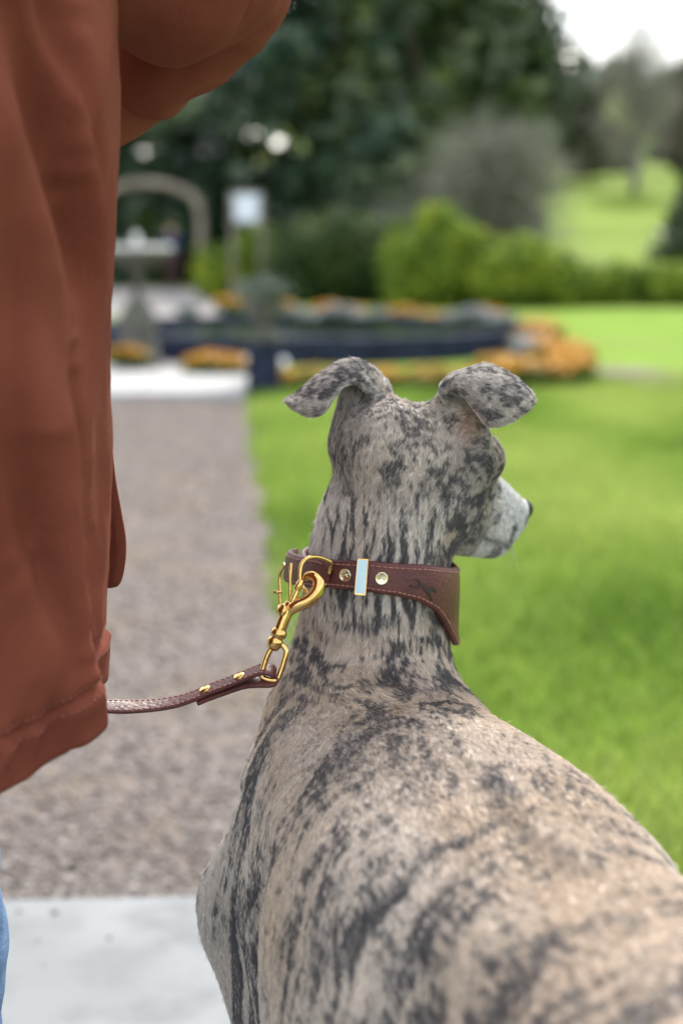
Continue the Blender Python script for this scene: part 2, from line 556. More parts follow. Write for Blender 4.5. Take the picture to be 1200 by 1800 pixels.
nt.links.new(src, mx.inputs['A']); nt.links.new(rp.outputs[0], mx.inputs['B']); nt.links.new(mx.outputs['Result'], bs.inputs['Base Color'])
ga, gb = ground(0, 1600), ground(355, 1594)
sl = (gb[1] - ga[1]) / (gb[0] - ga[0])
def sy(x): return ga[1] + sl * (x - ga[0])
v = [(-3.4, -4, .02), (1.1, -4, .02), (1.1, sy(1.1), .02), (-3.4, sy(-3.4), .02)]
v += [(x, y, -.08) for x, y, _ in v]
slab = mesh_obj('pavement', v, [(0, 1, 2, 3), (3, 2, 6, 7), (2, 1, 5, 6), (1, 0, 4, 5), (0, 3, 7, 4)], m_conc, smooth=False)
tag(slab, kind='structure')
bm = bmesh.new(); bm.from_mesh(slab.data); bmesh.ops.bevel(bm, geom=[e for e in bm.edges if all(abs(q.co.z - .02) < 1e-5 for q in e.verts)], offset=.006, segments=2, affect='EDGES'); bm.to_mesh(slab.data); bm.free()

# pale stone strip that ends the path, more paving round the pond, small patch of path on the right
m_stone = noise_mat('pale_stone', (.27, .268, .265), (.33, .327, .323), scale=3, rough=.8, bump=.2)
m_pave = noise_mat('pale_paving', (.20, .185, .178), (.26, .24, .23), scale=6, rough=.9)
stones = empty('stone_step', (-2.2, 10.0, 0))
tag(stones, 'long pale stone step across the far end of the gravel path', 'step')
y0s, y1s = ground(300, 706)[1], ground(300, 664)[1]
x_r = ground(436, 690)[0]
for k in range(5):
    xr = x_r - .72 * k
    MB().box((xr - .355, (y0s + y1s) / 2, .03), (.71, y1s - y0s, .06), bevel=.008).build('stone', m_stone, stones, smooth=False)
def quad(name, pts, z, mat):
    return tag(mesh_obj(name, [(p[0], p[1], z) for p in pts], [tuple(range(len(pts)))], mat, smooth=False), kind='structure')
quad('paving', [(-3.6, y1s + .02), (-1.22, y1s + .02), (-1.22, 14.2), (-3.6, 14.2)], .012, m_pave)
quad('back_path', [ground(405, 556)[:2], ground(395, 508)[:2], (-12, 40), (-9, 21)], .008, m_pave)
c = ground(1085, 664)
th = np.linspace(0, 2 * math.pi, 24, endpoint=False)
quad('side_path', [(c[0] + .15 + .36 * math.cos(a) * (1 + .1 * math.sin(3 * a)), c[1] + .95 * math.sin(a)) for a in th], .010, m_gravel)
quad('farm_track', [(ground(985, 486)[0], ground(985, 486)[1]), (60, 62), (64, 68), (ground(985, 478)[0], ground(985, 478)[1])], .12, noise_mat('track_dust', (.36, .33, .20), (.42, .39, .27), scale=.3))

# ------------------------------------------------------------------ planting
def leaf_cloud(blobs, n, size, up=.35, fill=.35, seed=0, flat=1.0, aspect=1.7, gap=0.0):
    """leaf-sized quads through ellipsoid blobs (cx cy cz rx ry rz weight); returns V, F(quads), tint"""
    rg = np.random.default_rng(seed + 11)
    B = np.array(blobs, float)
    wgt = B[:, 6] * (B[:, 3] * B[:, 4] * B[:, 5]) ** .67; wgt /= wgt.sum()
    k = rg.choice(len(B), n, p=wgt)
    d = rg.normal(size=(n, 3)); d /= np.linalg.norm(d, axis=1)[:, None]
    r = (fill + (1 - fill) * rg.random(n) ** .5) * (1 + .10 * rg.normal(size=n))
    r *= .80 + .5 * fbm(d * 2.3 + k[:, None] * 5.1, 2)
    p = B[k, :3] + d * B[k, 3:6] * r[:, None]
    nrm = d + rg.normal(0, .65, (n, 3)) + np.array([0, 0, up]); nrm /= np.linalg.norm(nrm, axis=1)[:, None]
    a = np.cross(nrm, rg.normal(size=(n, 3))); a /= np.linalg.norm(a, axis=1)[:, None]
    b = np.cross(nrm, a)
    s = size * (.55 + .9 * rg.random(n))
    a = a * s[:, None] * .5 * aspect; b = b * s[:, None] * .5
    V = np.stack([p - a, p - b * .9, p + a, p + b * .9 + nrm * s[:, None] * .1], 1).reshape(-1, 3)
    F_ = np.arange(n * 4).reshape(n, 4)
    t = np.clip(.5 + (fbm(p / max(size * 6, .3) + seed, 2) - .5) * 1.3 + rg.normal(0, .16, n), 0, 1)
    if gap > 0:                                     # open spaces between the boughs
        k = (fbm(p * .75 + seed, 2) > gap) | (p[:, 2] < 3.5)
        V = V.reshape(-1, 4, 3)[k].reshape(-1, 3); t = t[k]; F_ = np.arange(len(t) * 4).reshape(-1, 4)
    return V, F_, t

def limbs(mb, base, top, r, n, reach, rg, seg=6):
    base, top = np.array(base, float), np.array(top, float)
    H = top - base
    pts = [base + H * t + np.array([rg.normal(0, r * .5), rg.normal(0, r * .5), 0]) * t for t in np.linspace(0, 1, seg)]
    mb.tube(pts, np.linspace(r, r * .25, seg), 8)
    for k in range(n):
        t = .25 + .7 * rg.random(); q = base + H * t
        a = rg.random() * 2 * math.pi; L = reach * (1.1 - t) * (.7 + .6 * rg.random())
        e = q + np.array([math.cos(a) * L, math.sin(a) * L, L * (.25 + .5 * rg.random())])
        m = (q + e) / 2 + np.array([0, 0, -.08 * L])
        mb.tube([q, m, e], [r * .42 * (1 - t * .6), r * .28 * (1 - t * .6), r * .06], 6)

m_bark = noise_mat('bark', (.045, .035, .028), (.10, .085, .07), scale=6, rough=.95, stretch=(1, 1, .2), bump=.5)
m_green_dark = tint_mat('evergreen_leaf', (.022, .050, .033), (.054, .102, .062), (.12, .175, .085), transl=.2, rough=.32, spec=.5)
m_green_dark2 = tint_mat('evergreen_leaf_yellowish', (.024, .046, .018), (.062, .098, .034), (.14, .175, .055), transl=.25, rough=.32, spec=.5)
m_hedge = tint_mat('hedge_leaf', (.014, .034, .010), (.040, .078, .018), (.105, .135, .035), transl=.25)
m_lime = tint_mat('lime_leaf', (.060, .12, .014), (.17, .255, .022), (.36, .42, .04), transl=.35)
m_grey_twig = tint_mat('grey_twig', (.10, .11, .085), (.19, .195, .15), (.28, .28, .22), transl=.1)
m_far = tint_mat('far_tree_leaf', (.030, .040, .026), (.060, .070, .040), (.105, .105, .06), transl=.15)
m_far_brown = tint_mat('far_tree_brown', (.060, .050, .038), (.105, .088, .062), (.15, .13, .09), transl=.15)

def tree(name, label, group, base, H, blobs, n, size, mat, tr_r=.25, nl=14, seed=0, **kw):
    o = empty(name, base); tag(o, label, 'tree', group)
    rg = np.random.default_rng(seed)
    mb = MB(); limbs(mb, base, np.array(base) + np.array([0, 0, H]), tr_r, nl, H * .33, rg)
    mb.build('trunk', m_bark, o)
    bl = [(base[0] + b[0], base[1] + b[1], base[2] + b[2], *b[3:]) for b in blobs]
    V, F_, t = leaf_cloud(bl, n, size, seed=seed, **kw)
    fast_mesh('crown', V, F_, mat, o, tint=t)
    return o

def gpt(px, Y): return np.array([(px - 600) / FPX * Y * 1.01, Y, 0.0])
def ev_blobs(w_, h_, rg, n=12, lo=.12):
    out = []
    for i in range(n):
        t = lo + (1 - lo) * (i + .5) / n
        ww = w_ * (math.sin(math.pi * min(t * .82 + .16, 1)) ** .7)
        a = i * 2.4
        out.append((math.cos(a) * ww * .42, math.sin(a) * ww * .42, h_ * t, ww * .62, ww * .62, h_ * .13, 1))
    return out
rg = np.random.default_rng(3)
BIG = [(290, 47, 4.4, 9.2, m_green_dark, 'broad dark evergreen tree standing behind the arch', 15000),
       (640, 44, 4.0, 17, m_green_dark, 'tall dark evergreen tree behind the notice board', 24000),
       (765, 43, 3.7, 14.5, m_green_dark2, 'tall olive green evergreen tree rising behind the grey shrub tree', 32000),
       (60, 42, 5.5, 13, m_green_dark, 'dark evergreen tree farthest towards the person in the rust jacket', 16000)]
for i, (px, Y, wd, H, mt, lb, n_) in enumerate(BIG):
    b = gpt(px, Y); b[2] = -.02
    tree('evergreen_tree', lb, 'large evergreens behind the garden', b, H * .9, ev_blobs(wd, H, rg, 14, .06), n_, .36, mt, .34, 20, seed=20 + i, fill=.4, gap=(.56, .54, .45, .45)[i])
# grey leafless shrub tree: a dome of fine twigs
def twig_tree(name, label, base, H, W, n, mat, seed, cat='tree'):
    rg = np.random.default_rng(seed)
    o = empty(name, base); tag(o, label, cat)
    mb = MB()
    for k in range(7):
        a = k * .9; e = np.array(base) + np.array([math.cos(a) * W * .45, math.sin(a) * W * .45, H * (.55 + .3 * rg.random())])
        limbs(mb, base, e, .07, 7, H * .4, rg, 5)
    mb.build('trunk', m_bark, o)
    BL = np.array([(-.55, 0, .26, .52, .5, .26), (-.05, .1, .40, .60, .6, .40), (.42, 0, .45, .58, .55, .45), (.1, -.1, .70, .48, .5, .28), (.45, .1, .72, .42, .45, .24), (.0, 0, .18, .8, .6, .2)])
    kk = rg.integers(0, len(BL), n)
    d = rg.normal(size=(n, 3)); d /= np.linalg.norm(d, axis=1)[:, None]
    r = rg.random(n) ** .75 * (.55 + 1.0 * fbm(d * 2.4 + kk[:, None] * 3.3 + seed, 3))
    p = np.array(base) + (BL[kk, :3] + d * r[:, None] * BL[kk, 3:]) * np.array([W, W, H])
    p[:, 2] = np.maximum(p[:, 2], .05)
    dr = d * .8 + rg.normal(0, .6, (n, 3)); dr /= np.linalg.norm(dr, axis=1)[:, None]
    L = .25 + .40 * rg.random(n)
    sd = np.cross(dr, rg.normal(size=(n, 3))); sd /= np.linalg.norm(sd, axis=1)[:, None]; sd *= .012
    q = p + dr * L[:, None]
    V = np.stack([p - sd, p + sd, q + sd * .3, q - sd * .3], 1).reshape(-1, 3)
    fast_mesh('crown', V, np.arange(n * 4).reshape(n, 4), mat, o, tint=np.clip(.5 + 1.2 * (fbm(p * 1.5, 2) - .5) + rg.normal(0, .15, n), 0, 1))
    return o
b = gpt(815, 33)
twig_tree('shrub_tree', 'rounded grey twiggy shrub tree behind the lime green bush', b, 3.9, 2.5, 12000, m_grey_twig, 5)

# bushes along the back of the lawn
def bush(name, label, base, blobs, n, size, mat, seed, cat='bush', group=None, **kw):
    o = empty(name, base); tag(o, label, cat, group)
    rg = np.random.default_rng(seed); mb = MB()
    for bl in blobs:
        mb.tube([np.array(base) + np.array([0, 0, .03]), np.array(base) + np.array([bl[0] * .9, bl[1], .03])], .025, 5)
        for k in range(3):
            e = np.array(base) + np.array([bl[0] + rg.normal(0, bl[3] * .3), bl[1] + rg.normal(0, bl[4] * .3), bl[2] + bl[5] * .4])
            mb.tube([np.array(base) + np.array([bl[0] * .9, bl[1], 0]), (np.array(base) + np.array([bl[0], bl[1], 0]) + e) / 2, e], [.03, .022, .008], 5)
    mb.build('stem', m_bark, o)
    bl = [(base[0] + q[0], base[1] + q[1], base[2] + q[2], *q[3:]) for q in blobs]
    V, F_, t = leaf_cloud(bl, n, size, seed=seed, **kw)
    fast_mesh('foliage', V, F_, mat, o, tint=t)
    return o
bush('clipped_hedge', 'dark olive rounded hedge between the notice board and lime bush', gpt(592, 27.5),
     [(-.55, 0, .75, .75, .8, .82, 1), (.05, .1, .85, .8, .8, .80, 1), (.6, 0, .75, .7, .8, .82, 1)], 16000, .085, m_hedge, 31, cat='hedge')
bush('lime_bush', 'tallest lime green bush in front of the grey shrub tree', gpt(755, 25.6),
     [(-.35, 0, .7, .55, .6, .75, 1), (.2, 0, .85, .55, .6, .85, 1), (.55, .1, .7, .45, .6, .7, 1), (-.05, 0, 1.45, .25, .3, .35, .8)], 13000, .085, m_lime, 32)
bush('spreading_bush', 'wide mid green bush at the end of the row beside the low hedge', gpt(905, 25.4),
     [(-.45, 0, .55, .55, .6, .62, 1), (.1, 0, .6, .6, .6, .62, 1), (.6, 0, .45, .5, .5, .5, 1)], 13000, .085, m_lime, 33)
bush('low_hedge', 'low yellowish hedge below the pale track and sloping pasture', gpt(1130, 26.2),
     [(-1.1 + .55 * k, .05 * (k % 2), .36, .42, .5, .40, 1) for k in range(6)], 13000, .08, m_lime, 34, cat='hedge')
bush('yellow_shrub', 'bright yellow green shrub around the notice board posts', gpt(432, 29.5),
     [(-.5, 0, .5, .5, .5, .55, 1), (.15, .3, .6, .55, .5, .75, 1), (.6, .2, .45, .4, .4, .5, 1)], 9000, .085, m_lime, 35, cat='shrub')
bush('pale_shrub', 'pale green shrub seen through the arch', gpt(236, 43), [(-.6, 0, 1.0, .9, .8, 1.2, 1), (.3, 0, 1.2, .8, .8, 1.1, 1)], 7000, .13, m_lime, 36, cat='shrub')

# far trees on the pasture and hill
def on_hill(px, Y):
    x = (px - 600) / FPX * Y * 1.01
    return np.array([x, Y, float(terrain_z(x, Y))])
FAR = [(985, 150, 7, 11.5, m_far, 'grey green tree directly beyond the edge of the big evergreen', 12000), (1035, 172, 5, 6.5, m_far_brown, 'brownish far tree at the top of the pasture, under the far bright field', 8000),
       (1068, 178, 4.5, 5, m_far, 'small far tree left of the tall bare tree', 6000), (1165, 185, 6, 9, m_far, 'grey far tree between the bare tree and drooping conifer', 9000), (1215, 170, 8, 11, m_far_brown, 'far brown tree behind the drooping conifer', 9000)]
for i, (px, Y, wd, H, mt, lb, n_) in enumerate(FAR):
    b = on_hill(px, Y)
    tree('far_tree', lb, 'trees at the top of the pasture', b, H * .85, ev_blobs(wd * .62, H, rg, 8, .15), n_, .75, mt, .3, 10, seed=60 + i, fill=.3)
b = on_hill(1097, 135)
o = empty('bare_tree', b); tag(o, 'tall pale leafless tree standing alone on the pasture', 'tree')
rgb = np.random.default_rng(9); mb = MB(); limbs(mb, b, b + np.array([0, 0, 15.5]), .50, 46, 5.0, rgb, 8)
mb.build('trunk', noise_mat('pale_bark', (.13, .125, .115), (.22, .21, .20), scale=3), o)
n_ = 7000; q = b + np.array([0, 0, 9.0]) + rgb.normal(size=(n_, 3)) * np.array([1.7, 1.7, 3.4]); dr = rgb.normal(size=(n_, 3)) + np.array([0, 0, .7]); dr /= np.linalg.norm(dr, axis=1)[:, None]
sd = np.cross(dr, rgb.normal(size=(n_, 3))); sd /= np.linalg.norm(sd, axis=1)[:, None]; sd *= .022; e = q + dr * 1.0
fast_mesh('crown', np.stack([q - sd, q + sd, e + sd * .3, e - sd * .3], 1).reshape(-1, 3), np.arange(n_ * 4).reshape(n_, 4), m_grey_twig, o, tint=rgb.random(n_))
b = on_hill(1235, 52)
tree('drooping_conifer', 'dark conifer with drooping boughs at the photo edge by the pasture', None, b, 5.2, [(-.1, 0, 1.0 + .62 * k, 1.95 - .24 * k, 1.9 - .24 * k, .5, 1) for k in range(8)], 12000, .22, m_green_dark2, .2, 18, seed=71, fill=.3)
# woodland along the far hill
rgw = np.random.default_rng(15)
WB = []
for k in range(150):
    x = -120 + 380 * rgw.random(); Y = 330 + 170 * rgw.random()
    pxk = 600 + x / Y * FPX
    z = float(terrain_z(x, Y))
    if 1020 < pxk < 1150 and 300 < Y < 480: continue
    WB.append((x, Y, z + 4, 7 + 4 * rgw.random(), 7, 5 + 3 * rgw.random(), 1))
V, F_, t = leaf_cloud(WB, 70000, 2.2, seed=5)
tag(fast_mesh('woodland', V, F_, m_far, tint=t), 'far off wood covering the hill on the skyline', 'woodland', kind='stuff')

# ------------------------------------------------------------------ pond, fountain, urn
m_slate = noise_mat('wet_slate', (.012, .017, .032), (.030, .038, .065), scale=9, rough=.85, bump=.3, spec=.08)
PC = np.array([-.45, 15.0]); PRX, PRY = 2.35, 2.45
wall = empty('pond_wall', (PC[0], PC[1], 0)); tag(wall, 'low dark slate wall round the oval pond', 'wall')
NS = 46
for k in range(NS):
    a0, a1 = 2 * math.pi * (k + .02) / NS, 2 * math.pi * (k + .98) / NS
    v = []
    for zz in (0, .23):
        for a in (a0, a1):
            for r in (1.0, .90):
                v.append((PC[0] + PRX * r * math.cos(a), PC[1] + PRY * r * math.sin(a), zz + (.004 * (k % 3) if zz else 0)))
    mesh_obj('stone', v, [(0, 2, 6, 4), (3, 1, 5, 7), (4, 6, 7, 5), (2, 3, 7, 6), (1, 0, 4, 5)], m_slate, wall, smooth=False)
m_water, nt, b_ = mat_new('pond_water')
b_.inputs['Base Color'].default_value = (.015, .022, .025, 1); b_.inputs['Roughness'].default_value = .06; b_.inputs['Specular IOR Level'].default_value = .6
nz = nt.nodes.new('ShaderNodeTexNoise'); nz.inputs['Scale'].default_value = 9; bp = nt.nodes.new('ShaderNodeBump'); bp.inputs['Strength'].default_value = .25; bp.inputs['Distance'].default_value = .02
nt.links.new(nz.outputs[0], bp.inputs['Height']); nt.links.new(bp.outputs[0], b_.inputs['Normal'])
th = np.linspace(0, 2 * math.pi, 48, endpoint=False)
tag(mesh_obj('water', [(PC[0] + PRX * .92 * math.cos(a), PC[1] + PRY * .92 * math.sin(a), .17) for a in th], [tuple(range(48))], m_water, smooth=False), kind='structure')

m_oldstone = noise_mat('weathered_stone', (.045, .045, .042), (.13, .125, .115), scale=14, rough=.9, bump=.4, c3=(.09, .10, .07), scale3=5)
m_palestone = noise_mat('worn_pale_stone', (.42, .42, .41), (.60, .60, .59), scale=10, rough=.85)
fc = ground(238, 652); fb = (fc[0], fc[1] + .25, .012)
ft_ = empty('fountain', fb); tag(ft_, 'dark stone fountain with a wide pale rimmed bowl at the pond', 'fountain')
kf = fb[1] / FPX
MB().lathe(fb, [(.19, 0), (.19, .07), (.165, .09), (.16, .30), (.175, .33), (.17, .40), (.13, .50), (.075, .57), (.05, .60)], 32).build('pedestal', m_oldstone, ft_)
MB().lathe(fb, [(.05, .60), (.036, .66), (.034, .78), (.052, .81), (.06, .83)], 24).build('stem', m_oldstone, ft_)
MB().lathe(fb, [(.05, .83), (.13, .86), (.22, .90), (.285, .955), (.30, .985)], 40).build('bowl', m_oldstone, ft_)
MB().lathe(fb, [(.285, .985), (.305, .99), (.31, 1.015), (.295, 1.03), (.25, 1.032), (.20, 1.0)], 40).build('rim', m_palestone, ft_)
MB().lathe(fb, [(.03, .98), (.026, 1.05), (.04, 1.08), (.03, 1.11), (.008, 1.14)], 20).build('finial', m_palestone, ft_)
uc = ground(463, 691); ub = (uc[0], uc[1] + .13, 0)
ur = empty('garden_urn', ub); tag(ur, 'mossy stone urn on a square dark plinth at the corner of the step', 'urn')
MB().box((ub[0], ub[1], .03), (.27, .27, .06), bevel=.01).build('plinth_base', m_slate, ur, smooth=False)
MB().box((ub[0], ub[1], .21), (.235, .235, .30), bevel=.008).build('plinth', m_slate, ur, smooth=False)
MB().box((ub[0], ub[1], .385), (.265, .265, .05), bevel=.012).build('plinth_cap', m_oldstone, ur, smooth=False)
MB().lathe((ub[0], ub[1], .41), [(.09, 0), (.09, .02), (.045, .04), (.04, .07), (.09, .10), (.135, .17), (.15, .24), (.165, .27), (.17, .29), (.14, .29), (.12, .24)], 28).build('bowl', m_oldstone, ur)
V, F_, t = leaf_cloud([(ub[0], ub[1], .72, .17, .17, .09, 1)], 700, .05, seed=4)
tag(fast_mesh('urn_plant', V, F_, tint_mat('urn_leaf', (.03, .05, .03), (.10, .13, .09), (.26, .28, .24), transl=.2), tint=t), 'small grey green plant growing in the stone urn', 'plant')
for px, py, lb in ((432, 668, 'small white ball in place of a bright glint, on the step to the urn plinth side nearest the fountain'), (497, 672, 'small white ball in place of a bright glint, beside the urn plinth on the flower side')):  # white balls added to imitate two blurred bright highlights
    g = ground(px, py); lp = empty('glint_ball', (g[0], g[1], 0)); tag(lp, lb, 'ball', 'glint balls beside the urn')
    MB().tube([(g[0], g[1], 0), (g[0], g[1], .11)], .008, 8).build('glint_ball_stem', m_slate, lp)
    MB().lathe((g[0], g[1], .145), [(.001, -.045), (.025, -.038), (.042, -.015), (.045, .0), (.042, .015), (.025, .038), (.001, .045)], 18).build('glint_ball_body', noise_mat('glint_white', (.8, .8, .8), (.82, .82, .82), rough=.15), lp)

# flower ring
m_orange = tint_mat('marigold_petal', (.42, .17, .008), (.54, .27, .012), (.60, .38, .03), rough=.6, transl=.25)
m_fol = tint_mat('marigold_leaf', (.03, .06, .012), (.065, .11, .02), (.13, .17, .03), transl=.25)
m_silver = tint_mat('silver_leaf', (.12, .14, .15), (.24, .27, .29), (.46, .48, .50), transl=.2)
def plant_proto(name, n1, n2, mt1, mt2, R, H, sz1, sz2, seed):
    V, F_, t = leaf_cloud([(0, 0, H * .45, R, R, H * .45, 1)], n1, sz1, seed=seed, fill=.2)
    V[:, 2] = np.maximum(V[:, 2], .004)
    a = fast_mesh('foliage', V, F_, mt1, None, tint=t)
    V, F_, t = leaf_cloud([(0, 0, H * .80, R * .95, R * .95, H * .25, 1)], n2, sz2, seed=seed + 1, fill=.7, up=1.2, aspect=1.0)
    b = fast_mesh('blossom', V, F_, mt2, None, tint=t)
    col.objects.unlink(a); col.objects.unlink(b)
    return a.data, b.data
mg = [plant_proto('marigold', 320, 130, m_fol, m_orange, .24, .30, .06, .07, 90 + 3 * k) for k in range(3)]
mg2 = [plant_proto('marigold', 260, 60, m_fol, m_orange, .24, .30, .06, .06, 140 + 3 * k) for k in range(3)]
sv_ = [plant_proto('silver', 120, 260, m_fol, m_silver, .22, .26, .05, .055, 120 + 3 * k) for k in range(2)]
def put_plant(name, data, loc, sc_, lb, cat, group):
    o = empty(name, loc, rz=random.random() * 6.28); o.scale = (sc_, sc_, sc_ * (.85 + .3 * random.random())); tag(o, lb, cat, group)
    for nm, d in zip(('foliage', 'blossom'), data):
        c_ = bpy.data.objects.new(nm, d); col.objects.link(c_); c_.parent = o
near = crom([ground(x, y)[:2] for x, y in ((500, 686), (600, 686), (700, 685), (800, 685), (900, 684), (955, 684), (990, 678), (1000, 662), (972, 642), (930, 622))], 8)
L_ = np.concatenate([[0], np.cumsum(np.linalg.norm(np.diff(near, axis=0), axis=1))])
for k, d_ in enumerate(np.arange(0, L_[-1], .20)):
    x, y = np.interp(d_, L_, near[:, 0]), np.interp(d_, L_, near[:, 1])
    big = .64 if x > 1.45 else (.46 if x < 1.1 else .7)
    for r_ in range(2):
        put_plant('marigold_plant', (mg if x > 1.3 or (k + r_) % 4 == 0 else mg2)[(k + r_) % 3], (x + random.gauss(0, .05), y + .22 * r_ + random.gauss(0, .05), 0), big * (.85 + .3 * random.random()), *(('bushy orange marigold heaped at the rounded end of the flower ring, by the side path', 'flower', 'marigolds at the end of the ring') if x > 1.3 else ('low yellowish marigold in the near row of the flower ring, pond behind', 'flower', 'marigolds in front of the pond')))
for k, (px, py) in enumerate([(350, 668), (372, 668), (392, 669), (412, 669), (428, 668), (360, 660), (385, 660), (408, 660)]):
    g = ground(px, py); put_plant('marigold_plant', mg[k % 3], (g[0], g[1], .012), .52 + .1 * random.random(), 'low orange marigold on the paving between fountain and urn', 'flower', 'marigolds between fountain and urn')
for k, (px, py) in enumerate([(218, 658), (234, 657), (248, 658)]):
    g = ground(px, py); put_plant('marigold_plant', mg[k % 3], (g[0], g[1] - .28, .09), .45, 'low orange marigold at the foot of the fountain', 'flower', 'marigolds at the fountain')
for k, (px, py) in enumerate([(405, 552), (420, 553), (490, 556), (503, 556), (566, 572), (574, 572), (605, 573), (618, 573), (690, 576), (706, 577), (760, 582), (785, 584), (820, 586), (850, 590), (915, 606), (935, 607), (955, 612), (900, 600)]):
    g = ground(px, py); put_plant('marigold_plant', mg[k % 3], (g[0], g[1], 0), .72 + .3 * random.random(), 'orange marigold clump on the far bank, beyond the pond', 'flower', 'marigolds beyond the pond')
for k, (px, py) in enumerate([(545, 600), (575, 596), (600, 597), (635, 600), (665, 602), (800, 612), (830, 612), (860, 615), (885, 618), (925, 640), (940, 643), (520, 592), (300, 590), (330, 590)]):
    g = ground(px, py); put_plant('silver_plant', sv_[k % 2], (g[0], g[1], .18 if ((g[0] - PC[0]) / PRX) ** 2 + ((g[1] - PC[1]) / PRY) ** 2 < 1.1 else 0), .58 + .25 * random.random(), 'silvery white bedding plant among the marigolds by the pond', 'flower', 'silver plants round the pond')

# ------------------------------------------------------------------ arch, notice board, distant visitor
m_wood = noise_mat('weathered_wood', (.13, .115, .095), (.23, .205, .17), scale=5, rough=.9, stretch=(1, 1, .3))
m_wood2 = noise_mat('arch_wood', (.16, .135, .105), (.26, .225, .175), scale=5, rough=.9)
YA = 37.0
def ap(px, py, Y=YA): return at(px, py, Y)
arch = empty('garden_arch', (ap(255, 505)[0], YA, 0)); tag(arch, 'rustic curved wooden arch over the path in front of the evergreens', 'arch')
for dy in (0, .8):
    for px in (168, 352):
        g = ap(px, 380, YA + dy); MB().tube([(g[0], YA + dy, 0), (g[0] + .01, YA + dy, g[2] * .5), (g[0], YA + dy, g[2])], .105, 8).build('post', m_wood2, arch)
    pts = crom([ap(168, 385, YA + dy), ap(176, 352, YA + dy), ap(212, 328, YA + dy), ap(260, 322, YA + dy), ap(308, 330, YA + dy), ap(344, 352, YA + dy), ap(352, 385, YA + dy)], 6)
    MB().tube(pts, .115, 8).build('hoop', m_wood2, arch)
for px, py in ((176, 352), (212, 328), (260, 322), (308, 330), (344, 352)):
    MB().tube([ap(px, py, YA), ap(px, py, YA + .8)], .05, 6).build('rung', m_wood2, arch)
YS = 29.0
sg = empty('notice_board', (ap(432, 500, YS)[0], YS, 0)); tag(sg, 'pale blue white notice board on two wooden posts', 'notice board')
a_, b_ = ap(403, 338, YS), ap(463, 392, YS)
m_board = noise_mat('sky_tinted_board', (.58, .66, .76), (.66, .73, .82), scale=4, rough=.35)  # reflected sky painted into the board's pale blue colour
MB().box(((a_[0] + b_[0]) / 2, YS, (a_[2] + b_[2]) / 2), (b_[0] - a_[0] - .08, .03, a_[2] - b_[2] - .08)).build('board', m_board, sg, smooth=False)
fw = .05
for z_ in (a_[2], b_[2]): MB().box(((a_[0] + b_[0]) / 2, YS - .005, z_), (b_[0] - a_[0] + fw, .06, fw)).build('frame_rail', m_wood, sg, smooth=False)
for x_ in (a_[0] + .05, b_[0] - .05): MB().box((x_, YS, a_[2] / 2 - .05), (.10, .055, a_[2] + .02 - .1)).build('post', m_wood, sg, smooth=False)

# distant visitor: one continuous figure with a jumper and trousers
def visitor():
    X = ap(302, 505, 36.0)[0]; Y = 36.0
    o = empty('person', (X, Y, 0)); tag(o, 'distant visitor in a navy top and dark maroon trousers walking by the arch', 'person')
    f = Field((X - .45, Y - .3, -.02), (X + .45, Y + .3, 1.75), .018)
    def P_(x, y, z): return (X + x, Y + y, z)
    f.cone(P_(0, 0, 1.36), P_(0, 0, .95), (.18, .11), (.15, .11), k=.04)
    f.cone(P_(0, 0, 1.40), P_(0, .01, 1.50), .055, .05, k=.03)
    f.ell(P_(0, .01, 1.59), (.075, .095, .115), k=.02)
    for s in (-1, 1):
        f.cone(P_(s * .085, 0, .93), P_(s * .09, .05 * s, .5), .085, .058, k=.03); f.cone(P_(s * .09, .05 * s, .5), P_(s * .09, -.02 * s, .07), .056, .04, k=.02)
        f.cone(P_(s * .09, -.04 * s, .04), P_(s * .10, .12 - .04 * s, .035), .042, .035, k=.02)
        f.cone(P_(s * .19, 0, 1.36), P_(s * .25, -.02, 1.08), .055, .045, k=.03); f.cone(P_(s * .25, -.02, 1.08), P_(s * .23, .10, .86), .043, .034, k=.02)
        f.ell(P_(s * .225, .12, .81), (.03, .03, .05), k=.02)
    p, q = f.mesh()
    skin, navy, mar, dk = [noise_mat(nm, c, tuple(x * 1.2 for x in c), scale=9) for nm, c in (('visitor_skin', (.45, .28, .2)), ('navy_wool', (.012, .02, .06)), ('maroon_cloth', (.045, .018, .022)), ('dark_shoe', (.02, .02, .02)))]
    b = mesh_obj('body', p, q, skin, o)
    for mm_ in (navy, mar, dk): b.data.materials.append(mm_)
    cz = p[q].mean(1); mi = np.zeros(len(q), int)
    mi[(cz[:, 2] < 1.42) & (cz[:, 2] > .88)] = 1; mi[(cz[:, 2] <= .94) & (np.abs(cz[:, 0] - X) < .17)] = 2; mi[cz[:, 2] < .09] = 3
    b.data.polygons.foreach_set('material_index', mi)
    V, F_, t = leaf_cloud([(X, Y - .01, 1.64, .085, .10, .085, 1)], 500, .03, seed=2, fill=.8)
    fast_mesh('hair', V, F_, tint_mat('visitor_hair', (.05, .03, .02), (.1, .07, .05)), o, tint=t)
visitor()

